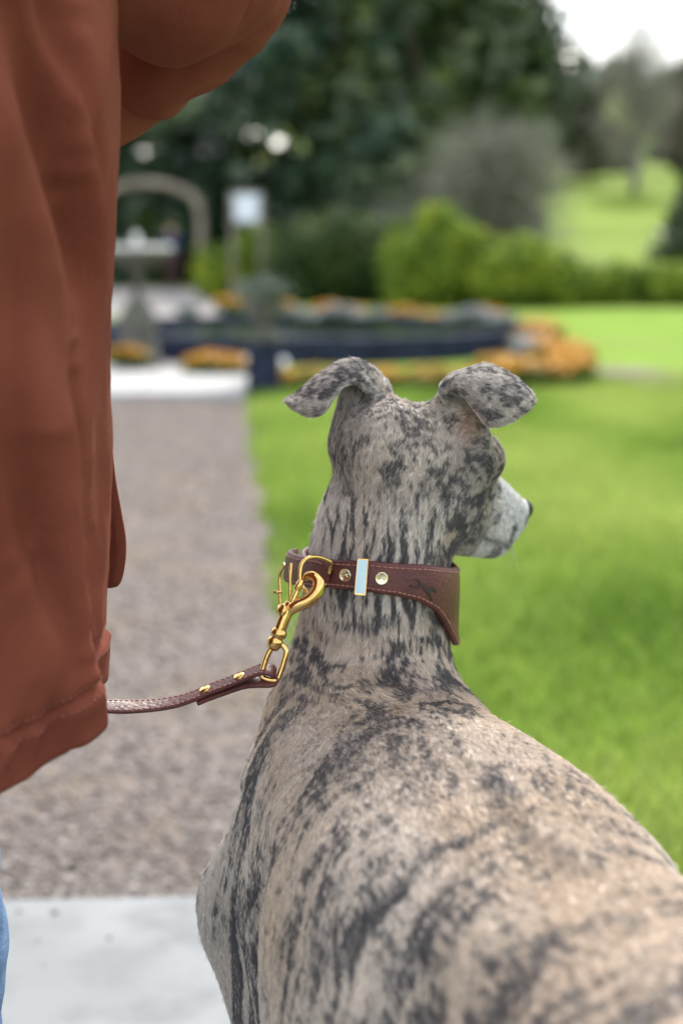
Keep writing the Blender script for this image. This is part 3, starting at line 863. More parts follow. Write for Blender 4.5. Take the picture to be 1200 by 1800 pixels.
# ------------------------------------------------------------------ the person in the rust jacket
PX, PY = -.43, .95
m_skin = noise_mat('skin', (.52, .33, .25), (.60, .40, .31), scale=30, rough=.55)
m_denim = noise_mat('denim', (.10, .20, .38), (.17, .29, .48), scale=60, rough=.9, bump=.3, bscale=400)
m_boot = noise_mat('boot_leather', (.05, .032, .022), (.09, .06, .04), scale=14, rough=.5)
m_hairp = noise_mat('brown_hair', (.05, .03, .018), (.11, .07, .04), scale=40, rough=.5, stretch=(1, 1, .1))
person = empty('person', (PX, PY, 0))
tag(person, 'person from behind in a rust canvas jacket and blue jeans, holding the lead', 'person')
def pp(x, y, z): return (PX + x, PY + y, z)
HANDL = np.array(pp(.03, .245, .79))
def build_person():
    f = Field((PX - .5, PY - .3, -.01), (PX + .48, PY + .5, 1.72), .0055)
    f.cone(pp(0, 0, 1.30), pp(0, 0, .95), (.155, .10), (.15, .105), k=.04)
    f.ell(pp(0, -.01, .93), (.165, .115, .12), k=.04)
    f.cone(pp(0, .0, 1.36), pp(0, .02, 1.46), .055, .05, k=.03)
    f.ell(pp(0, .03, 1.555), (.072, .092, .112), k=.02)
    f.ell(pp(0, .085, 1.51), (.045, .04, .055), k=.02)           # jaw
    f.cone(pp(0, .118, 1.565), pp(0, .138, 1.535), .009, .013, k=.01)   # nose
    for s in (-1, 1):
        f.ell(pp(s * .073, .02, 1.55), (.010, .02, .032), k=.008)       # ears
        f.cone(pp(0, 0, 1.345), pp(s * .14, 0, 1.305), .045, .046, k=.03)
        f.cone(pp(s * .088, 0, .92), pp(s * .11, .01, .50), .085, .057, k=.03)
        f.cone(pp(s * .11, .01, .50), pp(s * .098, -.015, .10), .055, .036, k=.02)
        f.cone(pp(s * .09, -.03, .045), pp(s * .10, .16, .035), .036, .034, k=.015)
    # right arm: elbow out, hand in front of the body
    sh, el, ha = pp(.15, 0, 1.30), tuple(dep(385, -20, 1.07)), pp(.13, .255, 1.075)
    arm = [np.array(sh), dep(235, -130, 1.00), dep(322, -75, 1.03), dep(376, -28, 1.07), dep(352, 42, 1.10), dep(280, 97, 1.13), dep(210, 140, 1.16), np.array(ha)]
    for q in range(7):
        f.cone(arm[q], arm[q + 1], .048 - .004 * q if q < 3 else .031, .044 - .004 * q if q < 3 else .029, k=.012)
    # left arm: hanging forward, hand closed on the lead
    shl, ell_, hl = pp(-.15, 0, 1.30), pp(-.235, .05, 1.07), HANDL + np.array([-.05, -.03, .06])
    f.cone(shl, ell_, .046, .040, k=.02); f.cone(ell_, hl, .042, .029, k=.015)
    for (w_, axis, side, pal) in ((np.array(ha), np.array([-.75, .25, -.1]), np.array([0, .2, 1.0]), np.array([-.1, -1, 0])), (hl, np.array([.60, .45, -.55]), np.array([-.3, .75, .25]), np.array([.5, -.2, -.8]))):
        axis = axis / np.linalg.norm(axis); side = side - axis * side.dot(axis); side /= np.linalg.norm(side); pal = np.cross(axis, side)
        f.cone(w_, w_ + axis * .075, (.024, .015), (.038, .014), side, k=.012)
        for k, (o_, l_) in enumerate(((-.030, .030), (-.010, .036), (.010, .034), (.029, .027))):
            b0 = w_ + axis * .075 + side * o_
            b1 = b0 + axis * l_ * .75 + pal * l_ * .45
            b2 = b1 - axis * .002 + pal * l_ * .75
            b3 = b2 - axis * l_ * .6 + pal * .002
            f.cone(b0, b1, .0095, .009, k=.004); f.cone(b1, b2, .009, .0085, k=.003); f.cone(b2, b3, .0085, .0075, k=.003)
        t0 = w_ + axis * .025 - side * .026; t1 = t0 + axis * .03 - side * .018 + pal * .018; t2 = t1 + axis * .028 + side * .006 + pal * .012
        f.cone(t0, t1, .012, .0105, k=.006); f.cone(t1, t2, .0105, .0085, k=.003)
    p, q = f.mesh()
    mesh_obj('body', p, q, m_skin, person)
    # jeans
    f = Field((PX - .26, PY - .2, .02), (PX + .26, PY + .2, 1.06), .006)
    f.ell(pp(0, -.01, .94), (.178, .128, .11), k=.03)
    for s in (-1, 1):
        f.cone(pp(s * .092, 0, .92), pp(s * .103, .012, .50), .100, .078, k=.03)
        f.cone(pp(s * .103, .012, .50), pp(s * .100, -.012, .075), .077, .062, k=.02)
    f.blur(1)
    p, q = f.mesh(); p = p + (.004 * (fbm(p * np.array([14, 14, 30]), 2) - .5) * 2)[:, None] * np.array([1, 1, 0])
    mesh_obj('jeans', p, q, m_denim, person)
    for s in (-1, 1):
        f = Field((PX + s * .1 - .09, PY - .12, -.005), (PX + s * .1 + .09, PY + .26, .16), .005)
        f.cone(pp(s * .092, -.035, .052), pp(s * .104, .175, .040), (.046, .050), (.044, .036), (1, 0, 0), k=.02)
        f.cone(pp(s * .092, -.02, .06), pp(s * .092, -.015, .14), .050, .052, k=.02)
        f.blur(1); p, q = f.mesh(); p[:, 2] = np.maximum(p[:, 2], .0205)
        mesh_obj('boot', p, q, m_boot, person)
    f = Field((PX - .14, PY - .14, 1.30), (PX + .14, PY + .16, 1.70), .006)
    f.ell(pp(0, .012, 1.585), (.085, .098, .098), k=.01); f.cone(pp(0, -.035, 1.56), pp(0, -.05, 1.40), (.080, .05), (.055, .03), (1, 0, 0), k=.03)
    f.ell(pp(0, .125, 1.54), (.06, .06, .075), k=.01, cut=True)
    p, q = f.mesh(); p = p + (.006 * (fbm(p * np.array([60, 60, 12]), 2) - .5))[:, None] * np.array([1, 1, 0])
    mesh_obj('hair', p, q, m_hairp, person)
build_person()

# jacket cloth
def cloth_mat():
    m = noise_mat('rust_canvas', (.130, .036, .022), (.185, .056, .036), scale=7, rough=.95, detail=5, spec=.08, sheen=0.0, lo=.3, hi=.7)
    nt = m.node_tree; N, L = nt.nodes, nt.links
    b = N.get('Principled BSDF')
    tc = next(x for x in N if x.type == 'TEX_COORD')
    wv = N.new('ShaderNodeTexNoise'); wv.inputs['Scale'].default_value = 900; wv.inputs['Detail'].default_value = 2
    w2 = N.new('ShaderNodeTexNoise'); w2.inputs['Scale'].default_value = 30; w2.inputs['Detail'].default_value = 6
    L.new(tc.outputs['Object'], wv.inputs['Vector']); L.new(tc.outputs['Object'], w2.inputs['Vector'])
    ad = N.new('ShaderNodeMath'); ad.operation = 'MULTIPLY_ADD'; ad.inputs[1].default_value = 3.0
    L.new(w2.outputs[0], ad.inputs[0]); L.new(wv.outputs[0], ad.inputs[2])
    bp = N.new('ShaderNodeBump'); bp.inputs['Strength'].default_value = .6; bp.inputs['Distance'].default_value = .002
    L.new(ad.outputs[0], bp.inputs['Height']); L.new(bp.outputs[0], b.inputs['Normal'])
    b.inputs['Sheen Tint'].default_value = (.9, .5, .35, 1)
    return m
m_cloth = cloth_mat()
m_lining = noise_mat('jacket_lining', (.05, .018, .014), (.08, .028, .02), scale=20, rough=.85)
SIL = np.array([at(px, py, PY) for px, py in ((200, -330), (203, -160), (205, 0), (213, 150), (209, 300), (203, 450), (198, 600), (199, 780), (196, 920), (191, 1040), (187, 1150), (182, 1235), (180, 1290))])
o_ = np.argsort(SIL[:, 2]); ZS, XS = SIL[o_, 2], SIL[o_, 0]
def jacket_shell(off):
    NT, NZ = 320, 260
    th = np.linspace(0, 2 * math.pi, NT, endpoint=False)           # 0 = the person's right, 3/2 pi = the back
    rows = []
    for k in range(NZ):
        u = k / (NZ - 1)                                            # 0 hem .. 1 shoulders
        back = np.clip(-np.sin(th), 0, 1); side = np.abs(np.cos(th))
        hem = .704 - .042 * smooth01(back, .0, .95)
        top = 1.405
        z = hem + (top - hem) * u
        a = np.interp(z, ZS, XS) - PX
        sh = smooth01(z, 1.20, 1.40)
        a = a * (1 - .55 * smooth01(z, 1.31, 1.41))
        b = np.where(np.sin(th) < 0, .185 - .055 * sh, .175 - .06 * sh) * (1 - .25 * smooth01(z, 1.33, 1.41))
        e = np.where(np.sin(th) < 0, 2.5, 2.0)
        a = a * (1 - .10 * smooth01(np.sin(th), .05, .7))
        ca, sa = np.cos(th), np.sin(th)
        r = (np.abs(ca) ** e + np.abs(sa) ** e) ** (-1 / e)
        x, y = a * r * ca, b * r * sa
        nrm = np.stack([ca / a, sa / b], 1); nrm /= np.linalg.norm(nrm, axis=1)[:, None]
        # folds: long drapes that lean, a big crease running down to the side seam, crumple near the hem
        phi = (th + math.pi) % (2 * math.pi) - math.pi              # -pi..pi, back = -pi/2
        P3 = np.stack([phi * 2.3 + z * 2.2, z * 2.2, np.zeros(NT)], 1)
        d = .034 * (fbm(P3 * 1.3 + 3, 2) - .5) + .022 * (fbm(np.stack([phi * 5.5 - z * 5, z * 6, np.zeros(NT)], 1), 2) - .5)
        # crumples: sharp ridged creases, stronger low down and near the side seam
        def ridged(q, k):
            return (1 - np.abs(2 * fbm(q, 2) - 1)) ** k
        cr = ridged(np.stack([phi * 3.0 + z * 7, z * 9 - phi * 2, np.full(NT, 4.0)], 1), 5) - .35
        cr2 = ridged(np.stack([phi * 6.0 - z * 9, z * 16 + phi * 4, np.full(NT, 9.0)], 1), 4) - .35
        d = d + .0055 * cr + .0028 * cr2 * smooth01(z, 1.15, .85)
        pr = -1.02 + .62 * (1.22 - z) / .30                         # crease line, meets the silhouette near z = .98
        dd = phi - pr
        hgt = smooth01(z, .93, 1.02)
        d = d + hgt * (.022 * np.exp(-(dd / .09) ** 2) - .030 * np.exp(-((dd - .24) / .13) ** 2))
        pr2 = -.62 + .30 * (.95 - z) / .25
        low = smooth01(z, 1.0, .90)
        d = d + low * (.010 * np.exp(-((phi - pr2) / .12) ** 2) - .012 * np.exp(-((phi - pr2 - .20) / .09) ** 2))
        for (f0, f1, za, zb, am, wd_) in ((-1.30, -.95, 1.25, .80, .011, .085), (-.80, -.55, 1.02, .72, .012, .07), (-1.75, -1.50, 1.2, .75, .012, .10), (-.48, -.30, .92, .70, .007, .05), (-1.15, -.88, .86, .66, .009, .06), (-2.1, -1.95, 1.25, .68, .014, .1), (-.62, -.20, 1.20, .98, .010, .06)):
            fl_ = f0 + (f1 - f0) * (za - z) / (za - zb) + .06 * np.sin(z * 17 + f0 * 5)
            g_ = smooth01(z, zb - .03, zb + .05) * smooth01(z, za + .06, za - .05)
            e_ = (phi - fl_) / wd_
            d = d + g_ * am * (np.exp(-e_ ** 2) - .9 * np.exp(-((e_ - 1.5) / .8) ** 2))
        d = d * (1 - .95 * np.exp(-((phi - .25) / .50) ** 2))               # keep the side line
        dh = z - hem
        pk = .0042 * smooth01(back, .15, .5) * np.sin(phi * 46 + 3 * np.sin(phi * 9)) * np.exp(-((dh - .030) / .016) ** 2)
        d = d + pk + .0036 * smooth01(dh, .034, .030) - .0034 * np.exp(-((dh - .034) / .0035) ** 2)
        seam = -.40 - .10 * (1.0 - z)                                # side seam, with tiny puckers along it
        d = d - .0022 * np.exp(-((phi - seam) / .012) ** 2) + .0012 * np.exp(-((phi - seam - .05) / .05) ** 2) * np.sin(z * 260 + 2 * np.sin(z * 60))
        d = d + .0016 * (fbm(np.stack([phi * 22, z * 60, np.full(NT, 2.0)], 1), 3) - .5)
        d = d + off
        rows.append(np.stack([PX + x + nrm[:, 0] * d, PY + y + nrm[:, 1] * d, z], 1))
    V = np.concatenate(rows)
    Fq = [(k * NT + i, k * NT + (i + 1) % NT, (k + 1) * NT + (i + 1) % NT, (k + 1) * NT + i) for k in range(NZ - 1) for i in range(NT)]
    return V, Fq, NT, NZ
Vo, Fo, NT, NZ = jacket_shell(0)
Vi, Fi, _, _ = jacket_shell(-.0035)
n_ = len(Vo)
hem_mb = MB()
def shell_at(i, h):
    """point h above the hem on column i of the outer cloth"""
    c_ = Vo[i % NT::NT]; zz = c_[:, 2] - c_[0, 2]
    return np.array([np.interp(h, zz, c_[:, k]) for k in range(3)])
for i in range(0, NT):
    for h_ in (.0285, .0385):
        a_, b_ = shell_at(i, h_), shell_at(i + 1, h_)
        o_ = np.array([a_[0] - PX, a_[1] - PY, 0]); o_ /= np.linalg.norm(o_)
        hem_mb.tube([a_ + o_ * .0003, (a_ + b_) / 2 + o_ * .0008, a_ + (b_ - a_) * .75 + o_ * .0003], .0006, 5)
faces = Fo + [tuple(n_ + q for q in f[::-1]) for f in Fi] + [(i, n_ + i, n_ + (i + 1) % NT, (i + 1) % NT) for i in range(NT)]
top_ = (NZ - 1) * NT
faces += [tuple(top_ + i for i in range(NT))]
jacket = mesh_obj('jacket', np.vstack([Vo, Vi]), faces, m_cloth, person)
hem_mb.build('hem_stitching', noise_mat('jacket_thread', (.155, .046, .030), (.20, .066, .044), scale=50), jacket)
def sleeve(path, rad, seed, squ=1.0):
    C = crom(path, 14); R = crom([[r, 0, 0] for r in rad], 14)[:, 0]
    m = len(C); n = 56
    T = np.gradient(C, axis=0); T /= np.linalg.norm(T, axis=1)[:, None]
    a = np.array([0, 0, 1.0]); V = []
    th = np.linspace(0, 2 * math.pi, n, endpoint=False)
    for i in range(m):
        a = a - T[i] * a.dot(T[i]); a /= np.linalg.norm(a); b = np.cross(T[i], a)
        u = i / m
        P3 = np.stack([np.cos(th) * 1.2 + seed, np.sin(th) * 1.2, np.full(n, u * 7.0)], 1)
        P4 = np.stack([np.cos(th) * 1.0 + seed + 9, np.sin(th) * 1.0, np.full(n, u * 17.0)], 1)
        r = R[i] * (1 + .22 * (fbm(P3, 2) - .5) + .16 * (fbm(P4, 2) - .5))
        V.append(C[i] + (np.cos(th) * r)[:, None] * a + (np.sin(th) * r)[:, None] * b)
    V = np.concatenate(V)
    F_ = [(i * n + j, i * n + (j + 1) % n, (i + 1) * n + (j + 1) % n, (i + 1) * n + j) for i in range(m - 1) for j in range(n)]
    F_.append(tuple(range(n)))
    return V, F_
EL = np.array(pp(.27, .09, 1.215))
rp_ = [pp(.12, -.01, 1.34), dep(235, -130, 1.00), dep(322, -75, 1.03), dep(380, -25, 1.07), dep(352, 42, 1.10), dep(280, 97, 1.13), dep(210, 140, 1.16), pp(.135, .255, 1.08)]
V, F_ = sleeve(rp_, [.085, .083, .074, .056, .044, .043, .043, .046], 2)
mesh_obj('sleeve', V, F_, m_cloth, jacket)
V, F_ = sleeve([pp(-.13, -.01, 1.33), pp(-.20, .02, 1.24), pp(-.245, .05, 1.07), pp(-.15, .15, .95), tuple(HANDL + np.array([-.07, -.045, .085]))], [.085, .080, .072, .060, .048], 6)
mesh_obj('sleeve', V, F_, m_cloth, jacket)
# collar of the jacket, back of the neck
MB().tube(crom([pp(.10, .03, 1.405), pp(.085, -.05, 1.425), pp(0, -.085, 1.435), pp(-.085, -.05, 1.425), pp(-.10, .03, 1.405)], 8), .026, 12, squash=(.5, 1.2), up=(0, 0, 1)).build('jacket_collar', m_cloth, jacket)
# loose front edge of the open jacket, showing past the side
fl = []
YF = 1.07
for px0, px1, py in ((30, 197, 800), (25, 203, 850), (20, 212, 900), (15, 220, 950), (15, 219, 990), (20, 211, 1026), (40, 196, 1034)):
    fl.append([at(px0, py - 4, YF - .010), at(px0 * .45 + px1 * .55, py, YF + .014), at(px1, py, YF)])
fl = np.array(fl); G = np.array([crom(fl[:, j], 5) for j in range(3)]).transpose(1, 0, 2); G = np.array([crom(g, 5) for g in G])
a_, b_ = G.shape[:2]; Vf = np.vstack([G.reshape(-1, 3), (G + np.array([0, .006, 0])).reshape(-1, 3)]); k_ = a_ * b_
Ff = [(i * b_ + j, i * b_ + j + 1, (i + 1) * b_ + j + 1, (i + 1) * b_ + j) for i in range(a_ - 1) for j in range(b_ - 1)]
Ff += [tuple(k_ + q for q in f[::-1]) for f in Ff]
rim = [i * b_ for i in range(a_)] + [(a_ - 1) * b_ + j for j in range(1, b_)] + [i * b_ + b_ - 1 for i in range(a_ - 2, -1, -1)] + [j for j in range(b_ - 2, 0, -1)]
Ff += [(rim[k], rim[(k + 1) % len(rim)], k_ + rim[(k + 1) % len(rim)], k_ + rim[k]) for k in range(len(rim))]
mesh_obj('front_flap', Vf, Ff, m_cloth, jacket)

# ------------------------------------------------------------------ the dog
YAW = math.radians(18.5)
BK = np.array([math.sin(YAW), -math.cos(YAW), 0.0])       # towards the tail
RT = np.array([math.cos(YAW), math.sin(YAW), 0.0])        # the dog's right
W0 = np.array([0.041, 1.030, 0.0])
def dp(s, l, z):
    """dog coordinates: s behind the withers, l to its right, z up"""
    return W0 + BK * s + RT * l + np.array([0, 0, z])

# head frame
HA, HT = math.radians(45), math.radians(-25)
HD = np.array([math.sin(HA) * math.cos(HT), math.cos(HA) * math.cos(HT), math.sin(HT)])
HL = np.cross(HD, (0, 0, 1.0)); HL /= np.linalg.norm(HL)   # the head's right
HU = np.cross(HL, HD)
SK = at(722, 792, 1.16)
def hp(f, l, u):
    return SK + HD * f + HL * l + HU * u
HR = np.array([HD, HL, HU])

VOX = 0.0034
F = Field((-0.22, 0.22, -0.005), (0.42, 1.36, 0.96), VOX)
# trunk: s, z centre, half width, up, down
trunk = [(-0.15, .51, .045, .06, .07), (-0.11, .515, .070, .100, .11), (-0.05, .515, .102, .142, .16), (0.02, .505, .122, .166, .18), (0.10, .505, .134, .168, .18),
         (0.18, .510, .134, .162, .165), (0.26, .525, .122, .144, .13), (0.34, .550, .100, .114, .10), (0.42, .565, .094, .096, .085),
         (0.50, .565, .104, .090, .095), (0.57, .540, .098, .088, .10), (0.63, .505, .070, .075, .08), (0.68, .485, .045, .05, .05)]
F.sweep([[*dp(s, 0, z), *RT, wd, up, dn] for s, z, wd, up, dn in trunk], per=5)
F.ell(dp(-0.13, 0, .49), (.06, .07, .085), np.array([BK, RT, (0, 0, 1)]), k=.03)
F.ell(dp(0.66, 0, .50), (.05, .055, .06), np.array([BK, RT, (0, 0, 1)]), k=.03)
# neck: centre px/Y, half width, back, front
def neck_st(px, py, Y, wd, up, dn):
    c = at(px, py, Y)
    return c, wd, up, dn
NECK = [(650, 1360, 1.105, .098, .070, .10), (648, 1250, 1.125, .085, .078, .09), (652, 1160, 1.140, .0675, .068, .078), (657, 1090, 1.140, .0605, .061, .070), (664, 1020, 1.142, .0585, .057, .067),
        (668, 960, 1.146, .0560, .055, .065), (677, 900, 1.152, .0505, .054, .063), (692, 850, 1.160, .041, .052, .06), (706, 810, 1.168, .038, .044, .05)]
nk = []
for px, py, Y, wd, up, dn in NECK:
    nk.append(at(px, py, Y))
nk = np.array(nk)
NDIR = np.gradient(nk, axis=0); NDIR /= np.linalg.norm(NDIR, axis=1)[:, None]
NSIDE = np.array([math.cos(math.radians(8)), -math.sin(math.radians(8)), 0.0])
def sweep_neck(F):
    rows = [[*nk[i], *NSIDE, NECK[i][3], NECK[i][4], NECK[i][5]] for i in range(len(nk))]
    S = crom(rows, 5)
    for i in range(len(S) - 1):
        A, B = S[i], S[i + 1]
        a, b = A[:3], B[:3]
        w_ = b - a; L = np.linalg.norm(w_); w_ = w_ / L
        s_ = NSIDE - w_ * NSIDE.dot(w_); s_ /= np.linalg.norm(s_)
        t_ = np.cross(s_, w_)
        if t_[1] > 0: t_ = -t_                                   # t_: towards the nape (towards the camera)
        m = 0.15
        def fn(X, Y, Z, a=a, w_=w_, L=L, s_=s_, t_=t_, A=A, B=B):
            x, y, z = X - a[0], Y - a[1], Z - a[2]
            h = w_[0] * x + w_[1] * y + w_[2] * z
            u = np.clip(h / L, -0.3, 1.3)
            over = h - np.clip(h, -0.003, L + 0.003)
            p = s_[0] * x + s_[1] * y + s_[2] * z
            q = t_[0] * x + t_[1] * y + t_[2] * z
            r1 = A[6] + (B[6] - A[6]) * u
            r2 = np.where(q > 0, A[7] + (B[7] - A[7]) * u, A[8] + (B[8] - A[8]) * u)
            r0 = np.minimum(r1, r2)
            return (np.sqrt((p / r1) ** 2 + (q / r2) ** 2 + (over / 0.012) ** 2) - 1) * r0
        F.put(fn, np.minimum(a, b) - m, np.maximum(a, b) + m, 0.0)
F2 = Field(F.lo, F.lo + (F.n - 1) * F.v, F.v)
sweep_neck(F2)
_k = .040
_h = np.maximum(_k - np.abs(F.a - F2.a), 0) / _k
F.a = (np.minimum(F.a, F2.a) - _h * _h * _k * .25).astype(np.float32)
del F2, _h
# skull, cheeks, muzzle
F.ell(hp(.006, .005, -.010), (.066, .045, .046), HR, k=.020)
F.ell(hp(-.034, .006, -.012), (.038, .028, .034), HR, k=.018)
for s in (-1, 1):
    F.ell(hp(.016, s * .030, -.034), (.046, .022, .040), HR, k=.016)
    F.ell(hp(.055, s * .028, .016), (.024, .018, .020), HR, k=.012)             # brow
F.cone(hp(.040, 0, -.006), hp(.150, 0, -.010), (.034, .034), (.0175, .020), HL, k=.016)
F.cone(hp(.010, 0, -.058), hp(.136, 0, -.041), (.030, .024), (.014, .012), HL, k=.014)
for s in (-1, 1):
    F.cone(hp(.06, s * .019, -.028), hp(.142, s * .010, -.022), (.012, .024), (.009, .017), HL, k=.010)   # lips
F.ell(hp(.164, 0, .002), (.012, .0125, .010), HR, k=.004)
# withers blades, shoulders, front legs
for s in (-1, 1):
    sd = RT
    F.cone(dp(-.01, s * .056, .60), dp(-.080, s * .096, .47), (.038, .055), (.040, .060), RT, k=.03)
    F.cone(dp(-.080, s * .091, .45), dp(.012, s * .086, .375), (.036, .055), (.030, .046), RT, k=.014)
    F.cone(dp(.050, s * .135, .58), dp(.062, s * .125, .40), .020, .020, RT, k=.022, cut=True)
    F.cone(dp(.012, s * .086, .375), dp(.035, s * .082, .20), (.030, .040), (.019, .023), RT, k=.02)
    F.cone(dp(.035, s * .082, .20), dp(.040, s * .080, .075), (.019, .021), (.016, .017), RT, k=.012)
    F.cone(dp(.040, s * .080, .075), dp(.020, s * .080, .03), (.019, .019), (.021, .020), RT, k=.012)
    for q in (-1.5, -.5, .5, 1.5):
        F.cone(dp(.02, s * .080 + q * .010, .022), dp(-.035 + abs(q) * .006, s * .080 + q * .012, .012), .0115, .0095, RT, k=.004)
# tops of the shoulder blades and the line of the spine
for s in (-1, 1):
    F.cone(dp(-.03, s * .026, .655), dp(.06, s * .046, .640), .016, .012, RT, k=.018)
F.cone(dp(.05, 0, .664), dp(.30, 0, .660), .010, .009, RT, k=.014)
# haunches and hind legs
for s in (-1, 1):
    F.cone(dp(.27, s * .140, .62), dp(.37, s * .122, .50), .024, .024, RT, k=.045, cut=True)       # hollow of the flank
    F.ell(dp(.53, s * .075, .49), (.095, .050, .125), np.array([BK * .94 + np.array([0, 0, -.33]), RT, BK * .33 + np.array([0, 0, .94])]), k=.035)
    F.cone(dp(.53, s * .085, .47), dp(.47, s * .098, .345), (.050, .075), (.036, .046), RT, k=.03)
    F.cone(dp(.47, s * .098, .345), dp(.645, s * .095, .175), (.032, .040), (.017, .022), RT, k=.02)
    F.cone(dp(.655, s * .095, .185), dp(.635, s * .095, .05), (.016, .022), (.016, .018), RT, k=.012)
    F.cone(dp(.635, s * .095, .05), dp(.615, s * .095, .026), (.018, .018), (.020, .018), RT, k=.012)
    for q in (-1.5, -.5, .5, 1.5):
        F.cone(dp(.615, s * .095 + q * .010, .020), dp(.565 + abs(q) * .006, s * .095 + q * .012, .012), .0110, .0090, RT, k=.004)
tl = crom([dp(.66, 0, .53), dp(.70, 0, .47), dp(.715, 0, .36), dp(.71, 0, .24), dp(.735, 0, .16), dp(.765, 0, .14)], 4)
for i in range(len(tl) - 1):
    r0, r1 = .019 - .013 * i / len(tl), .019 - .013 * (i + 1) / len(tl)
    F.cone(tl[i], tl[i + 1], r0, r1, RT, k=.006)
# ear bases (the standing cup of each ear)
F.cone(at(800, 812, 1.155), at(812, 690, 1.150), (.030, .026), (.019, .010), (1, .2, 0), k=.018)
F.cone(at(622, 775, 1.160), at(640, 680, 1.156), (.020, .024), (.018, .010), (1, 0, 0), k=.020)
F.ell(at(836, 744, 1.117), (.014, .018, .024), k=.006, cut=True)
F.blur(2)
BV, BQ = F.mesh()

def sheet(grid, th):
    """a folded ear flap: grid[i][j] = (px, py, Y), smoothed both ways, th thick, rounded rim"""
    G = np.array([[at(*p) for p in row] for row in grid])
    G = np.array([crom(G[:, j], 7) for j in range(G.shape[1])]).transpose(1, 0, 2)
    G = np.array([crom(G[i], 7) for i in range(G.shape[0])])
    a, b = G.shape[:2]
    du = np.gradient(G, axis=0); dv = np.gradient(G, axis=1)
    N = np.cross(du, dv); N /= np.linalg.norm(N, axis=2)[:, :, None] + 1e-12
    if N[a // 2, b // 2, 1] > 0: N = -N                       # side A looks at the camera
    ii, jj = np.meshgrid(np.arange(a), np.arange(b), indexing='ij')
    edge = np.minimum(np.minimum(ii, a - 1 - ii), np.minimum(jj, b - 1 - jj))
    t = th * np.clip(0.25 + edge * 0.35, 0, 1)[:, :, None]
    A, B = (G + N * t / 2).reshape(-1, 3), (G - N * t / 2).reshape(-1, 3)
    V = np.vstack([A, B]); n = a * b; Q = []
    flip = np.dot(np.cross(du[a // 2, b // 2], dv[a // 2, b // 2]), N[a // 2, b // 2]) < 0
    for i in range(a - 1):
        for j in range(b - 1):
            q = (i * b + j, (i + 1) * b + j, (i + 1) * b + j + 1, i * b + j + 1)
            q2 = tuple(n + x for x in q)
            Q.append(q[::-1] if flip else q); Q.append(q2 if flip else q2[::-1])
    rim = [i * b for i in range(a)] + [(a - 1) * b + j for j in range(1, b)] + [i * b + b - 1 for i in range(a - 2, -1, -1)] + [j for j in range(b - 2, 0, -1)]
    for k in range(len(rim)):
        p, q = rim[k], rim[(k + 1) % len(rim)]
        Q.append((p, n + p, n + q, q) if flip else (q, n + q, n + p, p))
    return V, np.array(Q)

EAR_R = [[(786, 660, 1.152), (772, 676, 1.134), (771, 694, 1.128), (780, 712, 1.134)],
         [(812, 650, 1.148), (804, 664, 1.124), (800, 678, 1.119), (804, 692, 1.122)],
         [(850, 640, 1.146), (844, 664, 1.120), (836, 690, 1.114), (828, 716, 1.117)],
         [(888, 652, 1.140), (880, 682, 1.116), (870, 716, 1.111), (856, 750, 1.114)],
         [(922, 677, 1.134), (916, 696, 1.120), (907, 718, 1.115), (892, 744, 1.116)],
         [(938, 699, 1.130), (936, 706, 1.124), (932, 714, 1.121), (924, 725, 1.120)]]
EAR_L = [[(694, 708, 1.165), (682, 710, 1.150), (664, 716, 1.140)],
         [(678, 666, 1.168), (666, 684, 1.146), (652, 702, 1.132)],
         [(646, 637, 1.166), (641, 656, 1.142), (634, 678, 1.130)],
         [(614, 631, 1.160), (611, 652, 1.137), (606, 680, 1.125)],
         [(582, 643, 1.152), (584, 668, 1.131), (588, 700, 1.121)],
         [(546, 670, 1.146), (556, 695, 1.127), (571, 726, 1.119)],
         [(516, 694, 1.140), (527, 710, 1.127), (546, 733, 1.121)],
         [(503, 702, 1.136), (507, 709, 1.131), (516, 718, 1.128)]]
ear_parts = [sheet(EAR_R, .0024), sheet(EAR_L, .0024)]
NB = len(BV)
for V_, Q_ in ear_parts:
    BQ = np.vstack([BQ, Q_ + len(BV)]); BV = np.vstack([BV, V_])

# --- coat: pattern and flow
SKIN_N = len(BV)
def dog_coords(p):
    q = p - W0
    return q @ BK, q @ RT, p[:, 2]

HEADC = SK
def regions(p):
    """weights: trunk, neck, head"""
    h = (p - nk[4]) @ NDIR[4]                       # along the neck from the collar
    head = smooth01(h, .055, .095) * smooth01(np.linalg.norm(p - SK, axis=1), .24, .15)
    mz = smooth01((p - SK) @ HD, .004, .022) * (np.linalg.norm(p - SK, axis=1) < .25)
    head = np.maximum(head, mz * (p[:, 2] > .70))
    neck = smooth01(h, -.13, -.06) * (1 - head)
    neck = neck * smooth01(p[:, 2], .60, .68)
    return 1 - np.clip(neck + head, 0, 1), neck, head

FAWN = np.array([.565, .46, .365]); PALE = np.array([.71, .655, .605]); GREY = np.array([.42, .40, .385]); DARK = np.array([.085, .082, .090]); WHITE = np.array([.56, .555, .56])
